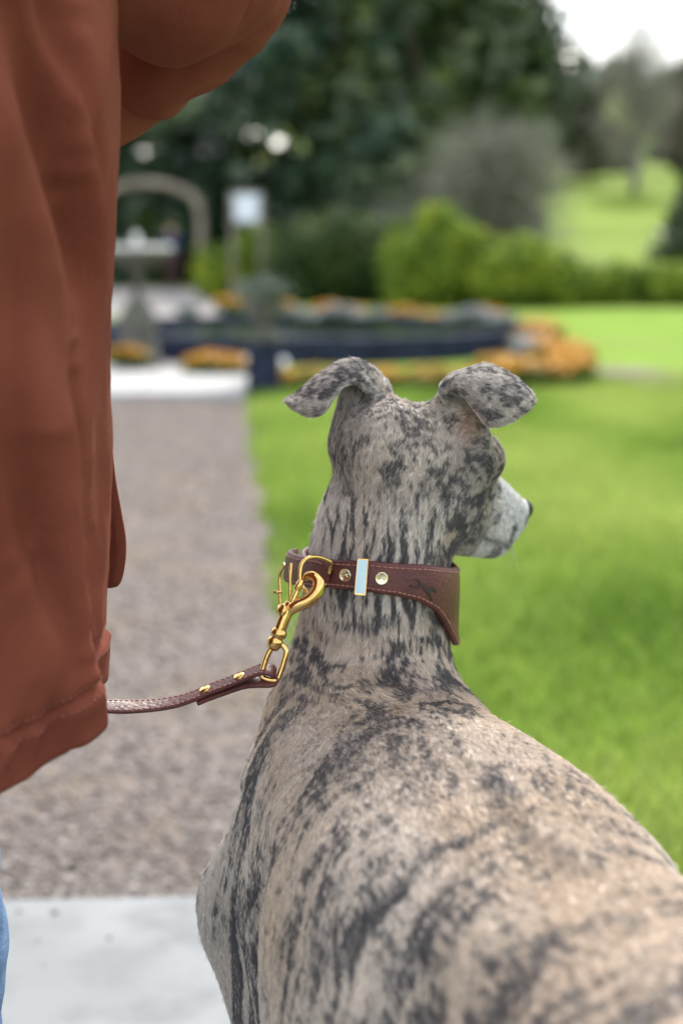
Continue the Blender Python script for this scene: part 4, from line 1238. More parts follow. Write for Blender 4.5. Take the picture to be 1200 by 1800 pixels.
# dark smudges on the coat: s, l, radius, strength
SMUDGE = [(.173, -.101, .020, .75), (.214, -.093, .020, .9), (.171, -.126, .018, .6), (.190, -.130, .018, .7), (.218, -.114, .020, .7), (.259, -.104, .026, .95), (.225, -.124, .022, .8), (.282, -.104, .028, .95), (.292, -.079, .026, 1.0), (.226, -.035, .016, .45), (.261, -.04, .018, .5), (.345, -.063, .028, .6), (.36, -.045, .028, .6), (.264, .032, .018, .5), (.143, -.075, .014, .5), (.03, -.118, .02, .30), (-.03, -.125, .03, .5), (.40, .0, .016, .35), (.38, .05, .016, .4), (.33, .015, .016, .5), (.45, -.02, .016, .35), (.31, .07, .018, .5), (.20, .06, .014, .45), (.29, -.01, .014, .45), (.13, .03, .012, .35), (.08, -.01, .012, .35)]
def coat(p, ear=None, rnd=None):
    """coat colour at p; rnd: one random number per hair picks dark or light hairs, None blends them"""
    s, l, z = dog_coords(p)
    tr, nkw, hd = regions(p)
    n = len(p)
    wv = fbm(p * 18, 2) - .5
    wv2 = fbm(p * 42 + 40, 2) - .5
    ang = np.arctan2(l, np.maximum(z - .46, .02))
    # trunk: broken bars that run down over the ribs
    q = np.stack([(s + wv * .042 + wv2 * .010) * 98, ang * 1.9 + wv * .9, z * 1.5], 1)
    bars = fbm(q, 2)
    patch = fbm(p * 15 + 5, 2)
    br = fbm(p * 85 + 9, 2)
    fine_t = .6 * vnoise(np.stack([ang * 60, s * 75 + wv2 * 2, z * 20], 1)) + .4 * vnoise(np.stack([ang * 120 + 7, s * 130, z * 30], 1)) - .5
    dk_t = smooth01(bars + .40 * fine_t + .22 * (patch - .5) + .10 * (br - .5), .43, .80) * .62
    thin = fbm(np.stack([(s + wv * .03 + wv2 * .012) * 190, ang * 5 + wv * 2, z * 5], 1), 2) + .5 * fine_t
    dk_t = np.clip(dk_t + smooth01(thin + .2 * (patch - .5), .42, .80) * .40, 0, .8)
    sm = np.zeros(n)
    for cs, cl, r, a in SMUDGE:
        e = ((s - cs + wv * .05) ** 2 + ((l - cl + wv2 * .05) / (1.7 if cl > -.06 else 1.0)) ** 2) / r ** 2
        sm = np.maximum(sm, a * np.exp(-e * 1.2))
    dk_t = np.clip(dk_t + .72 * sm * (.30 + .70 * smooth01(fbm(p * 60 + 3, 2) + .55 * fine_t, .34, .70)), 0, .86)
    # neck: broken streaks that run with the hair
    x_ = (p - nk[4]) @ NSIDE
    hn = (p - nk[4]) @ NDIR[4]
    q = np.stack([(x_ + wv2 * .010 + wv * .010) * 330, hn * 44 + wv * 1.6, (p - nk[4])[:, 1] * 60], 1)
    st = fbm(q, 2)
    below = smooth01(hn, .0, -.05)
    q2 = np.stack([(hn + wv * .050 + wv2 * .016 + .25 * x_ ** 2 / .06) * 175, x_ * 48, p[:, 1] * 12], 1)
    st = st * (1 - below) + fbm(q2, 2) * below
    fine_n = .6 * vnoise(np.stack([x_ * 560, hn * 60 + wv2 * 2, p[:, 1] * 120], 1)) + .4 * vnoise(np.stack([x_ * 900 + 5, hn * 110, p[:, 1] * 200], 1)) - .5
    dk_n = smooth01(st + .72 * fine_n + .12 * (br - .5) + .38 * (patch - .5), .385, .70) * .86
    # head: fine mottling
    q = np.stack([((p - SK) @ HL + wv2 * .012) * 120, ((p - SK) @ HD + wv * .02) * 60, ((p - SK) @ HU + wv2 * .01) * 80], 1)
    mt = fbm(q, 3)
    f = (p - SK) @ HD
    fine_h = vnoise(np.stack([((p - SK) @ HL) * 480, ((p - SK) @ HD) * 110, ((p - SK) @ HU) * 240], 1)) - .5
    dk_h = smooth01(mt + .85 * fine_h + .14 * (patch - .5), .34, .78) * .70
    cheek = np.exp(-(((p - hp(.030, .036, -.045)) ** 2).sum(1)) / .040 ** 2)
    dk_h = np.clip(dk_h + cheek * 1.05 * smooth01(fbm(p * 90, 2) + .5 * fine_h, .18, .50), 0, .92)
    muz = smooth01(f + .25 * wv2 * .1, .078, .112)
    dk_h = dk_h * (1 - muz) + muz * smooth01(fbm(p * 75 + 2, 2), .57, .68) * .7
    base_t = FAWN + (PALE - FAWN) * (smooth01(fbm(p * 9 + 60, 2), .4, .7) * .6)[:, None]
    side = smooth01(.58 - z, .0, .12)                   # legs and under-side are greyer
    base_t = base_t + (PALE * .78 - base_t) * (side * .75)[:, None]
    base_n = PALE * .93 + (FAWN - PALE) * (np.clip(smooth01(fbm(p * 14 + 30, 2), .45, .75) * .45 + below * .55, 0, 1))[:, None]
    base_h = GREY * 1.2 + (FAWN - GREY) * (smooth01(fbm(p * 17 + 80, 2), .42, .7) * .55)[:, None]
    lat = np.abs(x_ - .010 - .25 * np.clip(hn - .05, 0, 1))       # browner sides of head and ear cups, with their shadow side painted darker
    sd_ = smooth01(lat, .026, .044)
    base_h = (PALE * np.array([.80, .77, .74]) * (1 - sd_[:, None]) + base_h * np.array([.80, .75, .70]) * sd_[:, None])
    base_h = base_h + (WHITE - base_h) * muz[:, None]
    u_ = (p - SK) @ HU
    lip = np.exp(-((u_ + .043 - .10 * (f - .10)) / .0035) ** 2) * smooth01(f, .055, .07) * .75
    C = base_t * tr[:, None] + base_n * nkw[:, None] + base_h * hd[:, None]
    d = dk_t * tr + dk_n * nkw + np.maximum(dk_h, lip) * hd
    if ear is not None:                                  # ear flaps: grey with dark patches
        de = smooth01(fbm(p * 210 + 11, 3) + .55 * (fbm(p * 45 + 8, 2) - .5), .32, .74) * .78
        d = np.where(ear, de, d)
        C = np.where(ear[:, None], GREY * np.array([1.12, 1.08, 1.04]), C)
    if rnd is not None:
        d = d * .35 + .65 * (rnd < d)
    C = C * (1 - d[:, None]) + DARK * d[:, None]
    # pink skin inside the cup of the right ear
    pk = np.exp(-(((p - at(834, 744, 1.128)) ** 2).sum(1)) / .012 ** 2)
    C = C * (1 - pk[:, None] * .8) + np.array([.50, .24, .18]) * pk[:, None] * .8
    ns = smooth01(f, .155, .158) * (np.linalg.norm(p - hp(.164, 0, .002), axis=1) < .020)
    C = C * (1 - ns[:, None]) + np.array([.012, .012, .013]) * ns[:, None]
    return np.clip(C, .005, .9)

# flow of the hair: from the nose over the skull, down the nape, along the back
fp = [hp(.165, 0, .005), hp(.10, 0, .02), hp(.05, 0, .035), hp(0, 0, .045), hp(-.05, 0, .03)]
for i in range(len(nk) - 1, 0, -1):
    fp.append(nk[i] - np.cross(NDIR[i], NSIDE) * -NECK[i][4] * (1 if np.cross(NDIR[i], NSIDE)[1] < 0 else -1))
fp += [dp(s, 0, z) for s, z in ((.0, .665), (.08, .668), (.2, .66), (.3, .652), (.42, .65), (.52, .64), (.6, .60), (.68, .54))]
fp = crom(fp, 4)
ft = np.gradient(fp, axis=0); ft /= np.linalg.norm(ft, axis=1)[:, None]

def flow(p, n):
    out = np.zeros_like(p); w_ = np.zeros(len(p))
    for a, t in zip(fp, ft):
        d2 = ((p - a) ** 2).sum(1)
        k = 1 / (d2 + 4e-4) ** 2
        out += k[:, None] * t; w_ += k
    out /= w_[:, None]
    out /= np.linalg.norm(out, axis=1)[:, None] + 1e-9
    s, l, z = dog_coords(p)
    tr, nkw, hd = regions(p)
    down = tr * smooth01(np.abs(l), .03, .12) * .9 + tr * smooth01(.45 - z, 0, .15) * 3
    out = out + np.array([0, 0, -1.0]) * down[:, None]
    out -= n * (out * n).sum(1)[:, None]
    return out / (np.linalg.norm(out, axis=1)[:, None] + 1e-9)

dog = empty('dog', (W0[0] + .1, W0[1] - .2, 0))
tag(dog, 'brindle grey and fawn sighthound seen from behind, head turned aside, wearing a leather collar', 'dog')
def skin_mat():
    m, nt, b = mat_new('dog_skin')
    a = nt.nodes.new('ShaderNodeAttribute'); a.attribute_name = 'coat'
    nt.links.new(a.outputs['Color'], b.inputs['Base Color'])
    b.inputs['Roughness'].default_value = .62
    b.inputs['Specular IOR Level'].default_value = .25
    return m
def fur_mat():
    m, nt, b = mat_new('dog_fur')
    N, L = nt.nodes, nt.links
    a = N.new('ShaderNodeAttribute'); a.attribute_name = 'coat'
    L.new(a.outputs['Color'], b.inputs['Base Color'])
    b.inputs['Roughness'].default_value = .55
    b.inputs['Specular IOR Level'].default_value = .22
    tr = N.new('ShaderNodeBsdfTranslucent'); L.new(a.outputs['Color'], tr.inputs['Color'])
    ms = N.new('ShaderNodeMixShader'); ms.inputs[0].default_value = .38
    out = next(n for n in N if n.type == 'OUTPUT_MATERIAL')
    L.new(b.outputs[0], ms.inputs[1]); L.new(tr.outputs[0], ms.inputs[2]); L.new(ms.outputs[0], out.inputs['Surface'])
    return m
body = mesh_obj('body', BV, BQ, skin_mat(), dog)
ear_v = np.arange(len(BV)) >= NB
cc = np.ones((len(BV), 4)); cc[:, :3] = coat(BV, ear_v) * .92
ca = body.data.color_attributes.new('coat', 'FLOAT_COLOR', 'POINT')
ca.data.foreach_set('color', cc.astype(np.float32).ravel())

NHAIR = 680000
def make_fur():
    tri = np.vstack([BQ[:, [0, 1, 2]], BQ[:, [0, 2, 3]]])
    P = BV[tri]
    N = np.cross(P[:, 1] - P[:, 0], P[:, 2] - P[:, 0]); A = np.linalg.norm(N, axis=1) / 2
    # smooth vertex normals
    vn = np.zeros_like(BV)
    for k in range(3): np.add.at(vn, tri[:, k], N)
    vn /= np.linalg.norm(vn, axis=1)[:, None] + 1e-12
    c = P.mean(1)
    dens = np.where(c[:, 2] < .40, .22, 1.0) * np.where(c[:, 1] < .50, .5, 1.0)
    dens *= np.where(tri[:, 0] >= NB, 1.5, 1.0) * np.where(np.linalg.norm(c - SK, axis=1) < .2, 1.9, 1)
    pr = A * dens; pr /= pr.sum()
    idx = RNG.choice(len(tri), NHAIR, p=pr)
    u, v = RNG.random(NHAIR), RNG.random(NHAIR); f = u + v > 1; u[f], v[f] = 1 - u[f], 1 - v[f]
    wb = np.stack([1 - u - v, u, v], 1)
    R = (P[idx] * wb[:, :, None]).sum(1)
    n = (vn[tri[idx]] * wb[:, :, None]).sum(1); n /= np.linalg.norm(n, axis=1)[:, None] + 1e-12
    ear = tri[idx, 0] >= NB
    keep = ~(((R - SK) @ HD > .150) & (np.linalg.norm(R - hp(.164, 0, .002), axis=1) < .018))
    keep &= R[:, 2] > .012
    R, n, ear = R[keep], n[keep], ear[keep]
    M = len(R)
    t = flow(R, n)
    er = np.where(R[:, 0] > .035, 1.0, -1.0)
    te = np.stack([er, np.zeros(M), -.25 * np.ones(M)], 1); te -= n * (te * n).sum(1)[:, None]
    te /= np.linalg.norm(te, axis=1)[:, None] + 1e-9
    t = np.where(ear[:, None], te, t)
    b = np.cross(n, t)
    tr, nkw, hd = regions(R)
    L = (.0058 * tr + .0070 * nkw + .0052 * hd) * (.6 + .7 * RNG.random(M))
    f_ = (R - SK) @ HD
    L = np.where(hd > .5, L * (1 - .45 * smooth01(f_, .04, .10)), L)
    L = np.where(ear, .0038 * (.6 + .7 * RNG.random(M)), L)
    jit = (fbm(R * 90 + 7, 2) - .5) * .7 + RNG.normal(0, .10, M)
    t = t + b * jit[:, None]; t /= np.linalg.norm(t, axis=1)[:, None]
    # locks: hairs of one small cell lean together
    cs = .0042
    wr = np.stack([vnoise(R * 210 + 3), vnoise(R * 210 + 31), vnoise(R * 210 + 57)], 1) + .5 * np.stack([vnoise(R * 520 + 13), vnoise(R * 520 + 41), vnoise(R * 520 + 67)], 1)
    key = np.floor((R + wr * .0085) @ np.array([[.36, .48, -.8], [-.8, .6, 0], [.48, .64, .6]]).T / cs).astype(np.int64)
    key = key[:, 0] * 73856093 ^ key[:, 1] * 19349663 ^ key[:, 2] * 83492791
    _, inv = np.unique(key, return_inverse=True)
    cnt = np.bincount(inv); ctr = np.stack([np.bincount(inv, R[:, k]) / cnt for k in range(3)], 1)[inv]
    lr = RNG.random(len(cnt))[inv]
    lift = .10 + .10 * lr + .08 * RNG.random(M)
    stray = RNG.random(M) < .008
    lift = np.where(stray, .55, lift)
    hcol = (R - nk[4]) @ NDIR[4]
    lift = np.where((np.abs(hcol - .010) < .015) & (nkw > .3), lift * .35, lift)
    pull = (ctr - R); pull -= n * (pull * n).sum(1)[:, None]
    p0 = R - n * .0006
    p1 = R + t * (L * .45)[:, None] + n * (L * lift * .75)[:, None] + pull * .25
    p2 = R + t * (L * .97)[:, None] + n * (L * lift * .80)[:, None] + pull * .60
    pos = np.stack([p0, p1, p2], 1).astype(np.float32)
    C = np.ones((M, 4), np.float32)
    sm = R + t * (L * .3)[:, None]
    C[:, :3] = coat(sm, ear, .6 * RNG.random(M) + .4 * RNG.random(len(cnt))[inv]) * (.74 + .52 * RNG.random(M))[:, None] * (.86 + .28 * lr)[:, None]
    hc = bpy.data.hair_curves.new('fur')
    hc.add_curves([3] * M)
    hc.attributes['position'].data.foreach_set('vector', pos.ravel())
    ra = hc.attributes.get('radius') or hc.attributes.new('radius', 'FLOAT', 'POINT')
    rr = np.tile(np.array([.00020, .00016, .00004], np.float32), M)
    ra.data.foreach_set('value', rr)
    at_ = hc.attributes.new('coat', 'FLOAT_COLOR', 'CURVE')
    at_.data.foreach_set('color', C.ravel())
    hc.materials.append(fur_mat())
    o = bpy.data.objects.new('fur', hc)
    link(o, dog)
    o['kind'] = 'stuff'
make_fur()
# eyes
em, nt, b = mat_new('dog_eye'); b.inputs['Base Color'].default_value = (.02, .012, .008, 1); b.inputs['Roughness'].default_value = .08
for s in (-1, 1):
    m = MB().lathe(hp(.060, s * .034, .010) , [(.0001, -.008), (.004, -.007), (.007, -.004), (.008, 0), (.007, .004), (.004, .007), (.0001, .008)], 16, HL)
    m.build('eye', em, dog)
# whiskers
m_wh = noise_mat('whisker', (.30, .29, .28), (.4, .39, .38), rough=.4)
for s_ in (-1, 1):
    for k in range(6):
        a = hp(.105 + .007 * k, s_ * (.020 - .001 * k), -.030 - .004 * (k % 3))
        d_ = HL * s_ * .7 + HD * .1 + HU * (-.55 - .1 * (k % 2))
        MB().tube([a, a + d_ * .018, a + d_ * .034 - HU * .005 - HD * .004], [.00022, .00016, .00005], 5).build('whisker', m_wh, dog)

# ------------------------------------------------------------------ collar
m_leather = noise_mat('oxblood_leather', (.060, .017, .016), (.105, .032, .026), scale=26, rough=.46, detail=6, bump=.2, bscale=320, spec=.28, coat=.05)
m_leather_edge = noise_mat('leather_edge', (.10, .035, .025), (.17, .07, .05), scale=60, rough=.6)
m_thread = noise_mat('waxed_thread', (.28, .13, .10), (.36, .18, .14), scale=80, rough=.7)
m_brass = noise_mat('polished_brass', (.58, .38, .13), (.70, .48, .19), scale=70, rough=.16, metal=1.0, bump=.03, bscale=300)
m_brass_pale = noise_mat('pale_brass', (.66, .60, .42), (.74, .68, .52), scale=60, rough=.22, metal=1.0)
m_sky_sheen = noise_mat('sky_sheen', (.33, .43, .455), (.37, .47, .495), scale=40, rough=.28, metal=.9)  # pale blue colour stands in for sky reflected in the brass keeper
m_stamp = noise_mat('stamped_leather', (.012, .004, .004), (.020, .007, .006), scale=60, rough=.6)

NKL = np.concatenate([[0], np.cumsum(np.linalg.norm(np.diff(nk, axis=0), axis=1))]); NKL = NKL - NKL[4]
NKA = np.array([r[3:] for r in NECK])
ND4 = NDIR[4]
COL_C = nk[4] + ND4 * .0035
def neck_pt(h, phi, off):
    """point on the neck h along its axis from the collar line, phi round it (0 = nape, + = the dog's right), off outside the skin"""
    c = np.array([np.interp(h, NKL, nk[:, k]) for k in range(3)])
    a, bk, fr = (np.interp(h, NKL, NKA[:, k]) for k in range(3))
    s = NSIDE - ND4 * NSIDE.dot(ND4); s /= np.linalg.norm(s)
    t = np.cross(s, ND4)
    if t[1] > 0: t = -t
    b = bk if math.cos(phi) > 0 else fr
    x, y = a * math.sin(phi), b * math.cos(phi)
    n = np.array([math.sin(phi) / a, math.cos(phi) / b]); n /= np.linalg.norm(n)
    x += n[0] * off; y += n[1] * off
    p = c + s * x + t * y
    # keep the collar's own plane: remove the drift of the section along the axis
    return p
def band_edges(phi):
    """upper and lower edge of the band at phi (radians)"""
    d = math.degrees(phi)
    top = np.interp(d, [-180, -120, -60, 0, 40, 70, 100, 140, 180], [.024, .022, .0170, .0225, .0220, .0185, .0170, .020, .024])
    bot = np.interp(d, [-180, -150, -110, -70, -20, 0, 20, 36, 52, 68, 82, 95, 120, 150, 180], [-.028, -.022, -.008, -.0055, -.0020, -.0015, -.0030, -.0065, -.0145, -.030, -.046, -.049, -.042, -.034, -.028])
    return top, bot
dcol = empty('dog_collar', COL_C); tag(dcol, 'oxblood leather collar with brass fittings round the neck of the brindle dog', 'collar')
NPH = 200
def band_point(phi, v, off):
    """v = 0 lower edge .. 1 upper edge"""
    t, b = band_edges(phi)
    return neck_pt(b + (t - b) * v, phi, off)
prof = [(0, .0042), (0, .0068), (.02, .0082), (.06, .0088), (.2, .0092), (.5, .0094), (.8, .0092), (.94, .0088), (.98, .0082), (1, .0068), (1, .0042), (.5, .0038)]
V = []
for k in range(NPH):
    ph = -math.pi + 2 * math.pi * k / NPH
    for v, o_ in prof: V.append(band_point(ph, v, o_))
m_ = len(prof)
Fq = [(k * m_ + j, ((k + 1) % NPH) * m_ + j, ((k + 1) % NPH) * m_ + (j + 1) % m_, k * m_ + (j + 1) % m_) for k in range(NPH) for j in range(m_)]
band = mesh_obj('band', V, Fq, m_leather, dcol)
# stitching along both edges
mb = MB()
def stitch_run(fn, L_tot, n, r=.00042):
    for k in range(n):
        u0, u1 = (k + .14) / n, (k + .80) / n
        a, c, b = fn(u0), fn((u0 + u1) / 2), fn(u1)
        mb.tube([a[0] - a[1] * .0004, a[0] + a[1] * .00025, c[0] + c[1] * .0004, b[0] + b[1] * .00025, b[0] - b[1] * .0004], [r * .6, r, r, r, r * .6], 6)
def edge_fn(which, ph0, ph1, off=.0094):
    def fn(u):
        ph = ph0 + (ph1 - ph0) * u
        t, b = band_edges(ph); h = (t - .0033) if which else (b + .0033)
        p = neck_pt(h, ph, off); q = neck_pt(h, ph, off + .01); n = (q - p) / np.linalg.norm(q - p)
        return p - n * .0003, n
    return fn
R_ = math.radians
stitch_run(edge_fn(1, R_(-34), R_(150)), 1, 44); stitch_run(edge_fn(0, R_(-34), R_(150)), 1, 52)
mb.build('stitching', m_thread, band)
# second layer: the strap tip that comes out of the buckle
PT0, PT1 = R_(-98), R_(-26)
def tip_w(u):                                   # half width along the tip, pointed end
    return .0122 if u < .80 else .0122 * math.sqrt(max(0.0, 1 - ((u - .80) / .20) ** 2.2)) + .0002
def tip_c(ph): t, b = band_edges(ph); return (t + b) / 2
V = []; NPT = 50
pr2 = [(-1, .0100), (-1, .0118), (-.92, .0128), (-.6, .0133), (0, .0136), (.6, .0133), (.92, .0128), (1, .0118), (1, .0100), (0, .0094)]
for k in range(NPT):
    u = k / (NPT - 1); ph = PT0 + (PT1 - PT0) * u
    for q, o_ in pr2: V.append(neck_pt(tip_c(ph) + tip_w(u) * q, ph, o_ + .0012 * math.sin(math.pi * u) + .0055 * math.exp(-((ph + 1.45) / .34) ** 2)))
m_ = len(pr2)
Fq = [(k * m_ + j, (k + 1) * m_ + j, (k + 1) * m_ + (j + 1) % m_, k * m_ + (j + 1) % m_) for k in range(NPT - 1) for j in range(m_)] + [tuple(range(m_)), tuple((NPT - 1) * m_ + j for j in range(m_))]
tip = mesh_obj('strap_tip', V, Fq, m_leather, dcol)
mb = MB()
def tip_fn(sg):
    def fn(u):
        uu = u * .90; ph = PT0 + (PT1 - PT0) * uu
        h = tip_c(ph) + sg * max(tip_w(uu) - .0032, .0004)
        o_ = .0134 + .0012 * math.sin(math.pi * uu) + .0055 * math.exp(-((ph + 1.45) / .34) ** 2)
        p = neck_pt(h, ph, o_); q = neck_pt(h, ph, o_ + .01); n = (q - p) / np.linalg.norm(q - p)
        return p - n * .0002, n
    return fn
stitch_run(tip_fn(1), 1, 19); stitch_run(tip_fn(-1), 1, 19)
mb.build('stitching', m_thread, tip)
# rivets with a small raised hound, keeper loop; pale sky reflection painted in by a plate
def phi_at(px, py):
    """angle round the neck whose collar surface shows at this pixel column"""
    best = min(((abs(pj[0] - px), ph) for ph in np.linspace(R_(-85), R_(85), 400) for pj in [proj(band_point(ph, .5, .0094))]), key=lambda t: t[0])
    return best[1]
def proj(p):
    d = np.array(p) - np.array([0, 0, CAM_H])
    y = d[1] * _cp - d[2] * _sp; u = d[1] * _sp + d[2] * _cp
    return 600 + d[0] / y * FPX, 900 - u / y * FPX
for k, (px, py) in enumerate(((606, 1008), (670, 1007))):
    ph = phi_at(px, py); c0 = band_point(ph, .5, .0092); c1 = band_point(ph, .5, .02); nn = (c1 - c0) / np.linalg.norm(c1 - c0)
    rv = MB().lathe(c0, [(.0050, -.001), (.0051, .0006), (.0048, .0011), (.0043, .0011), (.0040, .0009), (.0001, .0010)], 28, nn).build('rivet', m_brass_pale, dcol)
    s_ = np.cross((0, 0, 1.0), nn); s_ /= np.linalg.norm(s_); t_ = np.cross(nn, s_)
    mm_ = MB()
    for a, b in (((-.0026, .0), (.0022, .0006)), ((.0016, .0004), (.0030, .0012)), ((-.0020, 0), (-.0030, -.0012)), ((.0014, .0), (.0024, -.0012))):
        mm_.tube([c0 + nn * .0011 + s_ * a[0] + t_ * a[1], c0 + nn * .0012 + s_ * b[0] + t_ * b[1]], .0005, 6)
    mm_.build('hound_mark', m_brass_pale, rv)
pk0, pk1 = phi_at(627.5, 1008), phi_at(645.5, 1008)
kp = MB(); V = []
for (hx, o0, o1) in ((None, .0036, .0112),):
    ring = []
    for ph in (pk0, pk1):
        t, b = band_edges(ph)
        lo, hi = b - .0022, t + .0022
        P_ = [neck_pt(lo, ph, .0046), neck_pt(lo, ph, .0132), neck_pt(hi, ph, .0132), neck_pt(hi, ph, .0046)]
        I_ = [neck_pt(lo + .0016, ph, .0058), neck_pt(lo + .0016, ph, .0114), neck_pt(hi - .0016, ph, .0114), neck_pt(hi - .0016, ph, .0058)]
        ring.append(P_ + I_)
    V = ring[0] + ring[1]
Fq = []
for j in range(4):
    q = (j + 1) % 4
    Fq += [(j, q, 8 + q, 8 + j), (4 + q, 4 + j, 12 + j, 12 + q), (q, j, 4 + j, 4 + q), (8 + j, 8 + q, 12 + q, 12 + j)]
keeper = mesh_obj('keeper', V, Fq, m_brass, dcol, smooth=False)
bm = bmesh.new(); bm.from_mesh(keeper.data); bmesh.ops.recalc_face_normals(bm, faces=bm.faces); bmesh.ops.bevel(bm, geom=list(bm.edges), offset=.0005, segments=2, affect='EDGES'); bm.to_mesh(keeper.data); bm.free()
c_ = [neck_pt(band_edges(ph)[q] + (.0010 if q == 0 else .0013), ph, .01345) for ph, q in ((pk0, 1), (pk1, 1), (pk1, 1), (pk0, 1))]
def kpt(ph, v, o_): t, b = band_edges(ph); return neck_pt(b - .0022 + (t - b + .0044) * v, ph, o_)
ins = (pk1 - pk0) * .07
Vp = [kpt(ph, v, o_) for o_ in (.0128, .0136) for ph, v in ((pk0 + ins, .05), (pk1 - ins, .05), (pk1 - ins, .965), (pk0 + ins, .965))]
pl = mesh_obj('sky_sheen_face', Vp, [(3, 2, 1, 0), (4, 5, 6, 7), (0, 1, 5, 4), (1, 2, 6, 5), (2, 3, 7, 6), (3, 0, 4, 7)], m_sky_sheen, keeper, smooth=False)
# stamped running hound on the wide part
HOUND = [(-1.0, .10), (-.72, .24), (-.55, .20), (-.30, .26), (.05, .22), (.30, .30), (.48, .46), (.62, .52), (.70, .46), (.92, .38), (.90, .30), (.66, .30), (.52, .14), (.46, .02), (.66, -.10), (.98, -.22), (.96, -.30), (.62, -.22), (.34, -.08), (.10, -.12), (-.16, -.02), (-.34, -.06), (-.42, -.24), (-.80, -.44), (-1.02, -.40), (-.98, -.34), (-.74, -.34), (-.52, -.16), (-.58, .04), (-.74, .14), (-.98, .04)]
ph0 = phi_at(746, 1026); t, b = band_edges(ph0)
def stamp_pt(x, y, o_):
    ang = -.62; xx = (x * math.cos(ang) - y * math.sin(ang)) * .0115; yy = (x * math.sin(ang) + y * math.cos(ang)) * .0115
    return neck_pt(.0035 + yy, ph0 + xx / .060, o_)
Vh = [stamp_pt(x, y, .0099) for x, y in HOUND] + [stamp_pt(x, y, .0090) for x, y in HOUND]
nh = len(HOUND)
hm = mesh_obj('stamped_hound', Vh, [tuple(range(nh))] + [(i, nh + i, nh + (i + 1) % nh, (i + 1) % nh) for i in range(nh)], m_stamp, band, smooth=False)
bm = bmesh.new(); bm.from_mesh(hm.data); bmesh.ops.triangulate(bm, faces=[f for f in bm.faces if len(f.verts) > 4]); bmesh.ops.recalc_face_normals(bm, faces=bm.faces); bm.to_mesh(hm.data); bm.free()
# buckle: frame bar, prong, ring
DH = 1.082
def hw(*P, dd=None): return crom([dep(p[0], p[1], DH + (p[2] if len(p) > 2 else 0)) for p in P], 8)
K = DH / FPX
bk_ = MB()
bk_.tube(hw((512, 990, .004), (510, 1010, .002), (510, 1050, .002), (511, 1078, .004), (502, 1081, .014), (494, 1072, .024), (492, 1040, .026), (492, 1008, .026), (500, 992, .016)), 3.0 * K, 10, closed=False)
bk_.build('buckle', m_brass, dcol)
MB().tube(hw((482, 1041, .026), (486, 1041, .025), (490, 1040, .025), (496, 1040, .025)), [3.2 * K] * 24 + [2.0 * K], 8).build('prong', m_brass, dcol)
MB().tube(hw((582, 988, .012), (562, 980, .004), (543, 980, -.004), (531, 990, -.008), (527, 1007, -.010), (529, 1024, -.010), (537, 1038, -.009), (549, 1046, -.006), (560, 1045, .016), (571, 1030, .034), (580, 1006, .036))[:-1], 3.5 * K, 12, closed=True).build('ring', m_brass, dcol)

# ------------------------------------------------------------------ lead with its snap hook
lead = empty('dog_lead', dep(330, 1230, 1.05)); tag(lead, 'brown leather lead with a brass snap hook clipped to the dog collar', 'lead')
def rad_path(P, R, n=14, per=8):
    C = crom([dep(p[0], p[1], DH + p[2]) for p in P], per); r = crom([[q * K, 0, 0] for q in R], per)[:, 0]
    return MB().tube(C, r, n)
hookm = rad_path([(507, 1074, -.014), (520, 1065, -.016), (541, 1056, -.017), (556, 1041, -.017), (560, 1024, -.016), (552, 1013, -.014), (541, 1012, -.012), (535, 1018, -.010)], [9.5, 11.5, 12.2, 11.4, 10.2, 8.6, 6.8, 5.0], 18)
hookm.tube(crom([dep(x, y, DH - .014) for x, y in ((512, 1060), (506, 1072), (498, 1092), (491, 1110))], 6), [10.5 * K] * 18 + [10.0 * K], 18)
hook = hookm.build('snap_hook', m_brass, lead)
rad_path([(509, 1068, -.016), (518, 1048, -.016), (526, 1030, -.015)], [4.6, 4.6, 4.6], 12).build('bolt', m_brass, hook)
rad_path([(522, 1037, -.016), (526, 1028, -.016), (530, 1020, -.015)], [6.0, 6.6, 5.4], 10).build('bolt_head', m_brass, hook)
ax_ = dep(497, 1072, DH - .02) - dep(505, 1074, DH - .016)
MB().lathe(dep(499, 1073, DH - .016), [(6 * K, -.003), (6 * K, 0), (10 * K, .0015), (11.5 * K, .003), (10 * K, .0042), (.0001, .0046)], 20, ax_).build('thumb_knob', m_brass, hook)
axs = dep(484, 1128, DH - .013) - dep(494, 1104, DH - .014)
MB().lathe(dep(493, 1106, DH - .014), [(9 * K, -.001), (13 * K, .001), (14.5 * K, .003), (14 * K, .0052), (11 * K, .0062), (11 * K, .0075), (13.5 * K, .0085), (14 * K, .0105), (12 * K, .014), (9 * K, .0165), (.0001, .017)], 24, axs).build('swivel', m_brass, lead)
loop = hw((478, 1138, -.013), (470, 1152, -.013), (464, 1170, -.013), (460, 1187, -.013), (466, 1193, -.013), (478, 1196, -.013), (487, 1195, -.013), (493, 1182, -.013), (499, 1163, -.013), (503, 1146, -.013), (497, 1135, -.013), (487, 1132, -.013))
MB().tube(loop[:-1], 5.0 * K, 12, closed=True).build('bow', m_brass, lead)
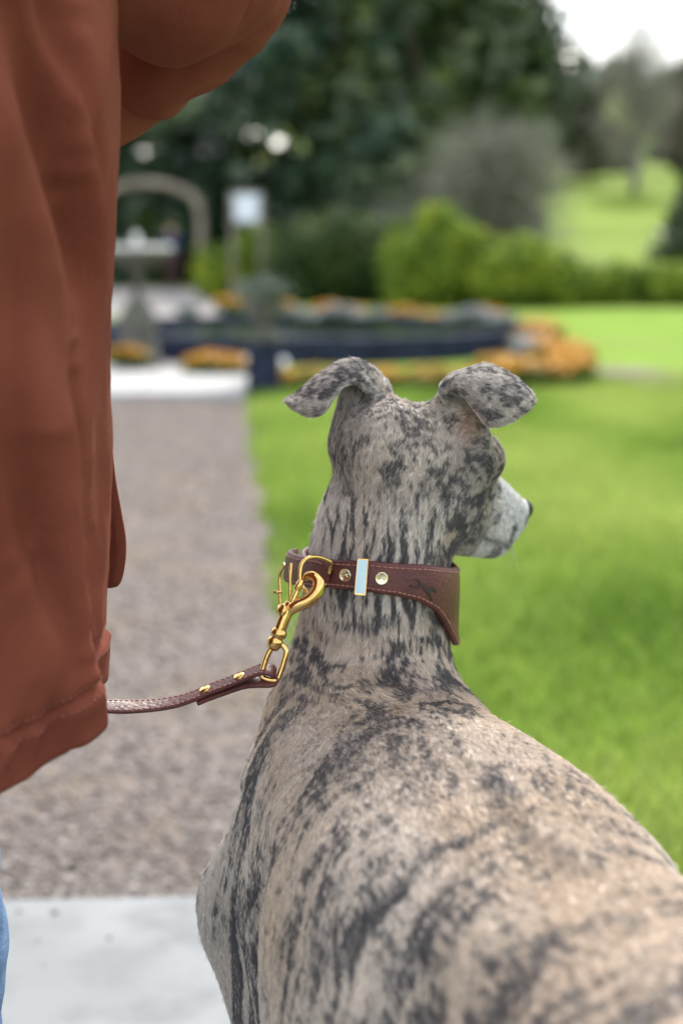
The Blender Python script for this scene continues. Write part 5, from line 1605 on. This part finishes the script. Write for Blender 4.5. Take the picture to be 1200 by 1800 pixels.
def ribbon(pts, wdir, half, th, name, mat, parent):
    pts = np.array(pts); m = len(pts)
    T = np.gradient(pts, axis=0); T /= np.linalg.norm(T, axis=1)[:, None]
    W_ = np.array(wdir, float) - T * (T @ np.array(wdir, float))[:, None]; W_ /= np.linalg.norm(W_, axis=1)[:, None]
    N_ = np.cross(T, W_); N_ = np.where((N_[:, 2] < 0)[:, None], -N_, N_)
    sec = [(-1, -.3), (-1, .3), (-.92, .5), (-.4, .56), (.4, .56), (.92, .5), (1, .3), (1, -.3), (.92, -.5), (-.92, -.5)]
    V = np.stack([pts + W_ * half * a + N_ * th * b for a, b in sec], 1).reshape(-1, 3); q = len(sec)
    F_ = [(i * q + j, (i + 1) * q + j, (i + 1) * q + (j + 1) % q, i * q + (j + 1) % q) for i in range(m - 1) for j in range(q)] + [tuple(range(q)), tuple((m - 1) * q + j for j in range(q))]
    o = mesh_obj(name, V, F_, mat, parent)
    bm = bmesh.new(); bm.from_mesh(o.data); bmesh.ops.recalc_face_normals(bm, faces=bm.faces); bm.to_mesh(o.data); bm.free()
    return o, W_, N_
DL = DH - .012
WD = (.10, .90, .30)
up_pts = crom([dep(x, y, DL + d) for x, y, d in ((483, 1186, .004), (476, 1178, .001), (458, 1177, 0), (430, 1188, 0), (395, 1202, .0), (365, 1213, .0), (340, 1224, .0), (312, 1233, 0), (275, 1239, -.003), (230, 1242, -.01), (182, 1241, -.02), (140, 1236, -.02))], 8)
tail_pts = crom([up_pts[-1], np.array([-.26, 1.06, .705]), np.array([-.33, 1.13, .735]), HANDL + np.array([.035, -.01, -.02]), HANDL + np.array([-.005, .0, .0]), HANDL + np.array([-.05, .01, -.02]), HANDL + np.array([-.06, .02, -.10])], 8)[1:]
all_pts = np.vstack([up_pts, tail_pts])
strap, W_, N_ = ribbon(all_pts, WD, .0070, .0026, 'strap', m_leather, lead)
under = crom([dep(x, y, DL + d) for x, y, d in ((484, 1188, .004), (478, 1197, .002), (450, 1198, 0), (428, 1201, 0), (395, 1212, .0), (365, 1223, .0), (346, 1231, .0))], 8)
ribbon(under, WD, .0070, .0026, 'strap_return', m_leather, lead)
mb = MB()
L_ = np.concatenate([[0], np.cumsum(np.linalg.norm(np.diff(all_pts, axis=0), axis=1))])
for sg in (-1, 1):
    for d0 in np.arange(.012, .16, .0042):
        P_ = []
        for d_ in (d0, d0 + .0014, d0 + .0028):
            P_.append(np.array([np.interp(d_, L_, (all_pts + W_ * .0050 * sg + N_ * .0016)[:, k]) for k in range(3)]))
        mb.tube([P_[0] - np.array([0, 0, .0004]), P_[1], P_[2] - np.array([0, 0, .0004])], .00040, 6)
mb.build('stitching', m_stamp if False else m_thread, strap)
for px, py in ((421, 1191), (361, 1214)):
    i = min(range(len(up_pts)), key=lambda q: abs(proj(up_pts[q])[0] - px))
    MB().lathe(up_pts[i] + N_[i] * .0017, [(.0044, -.0006), (.0044, .0005), (.0038, .0010), (.0001, .0011)], 24, N_[i]).build('rivet', m_brass, lead)
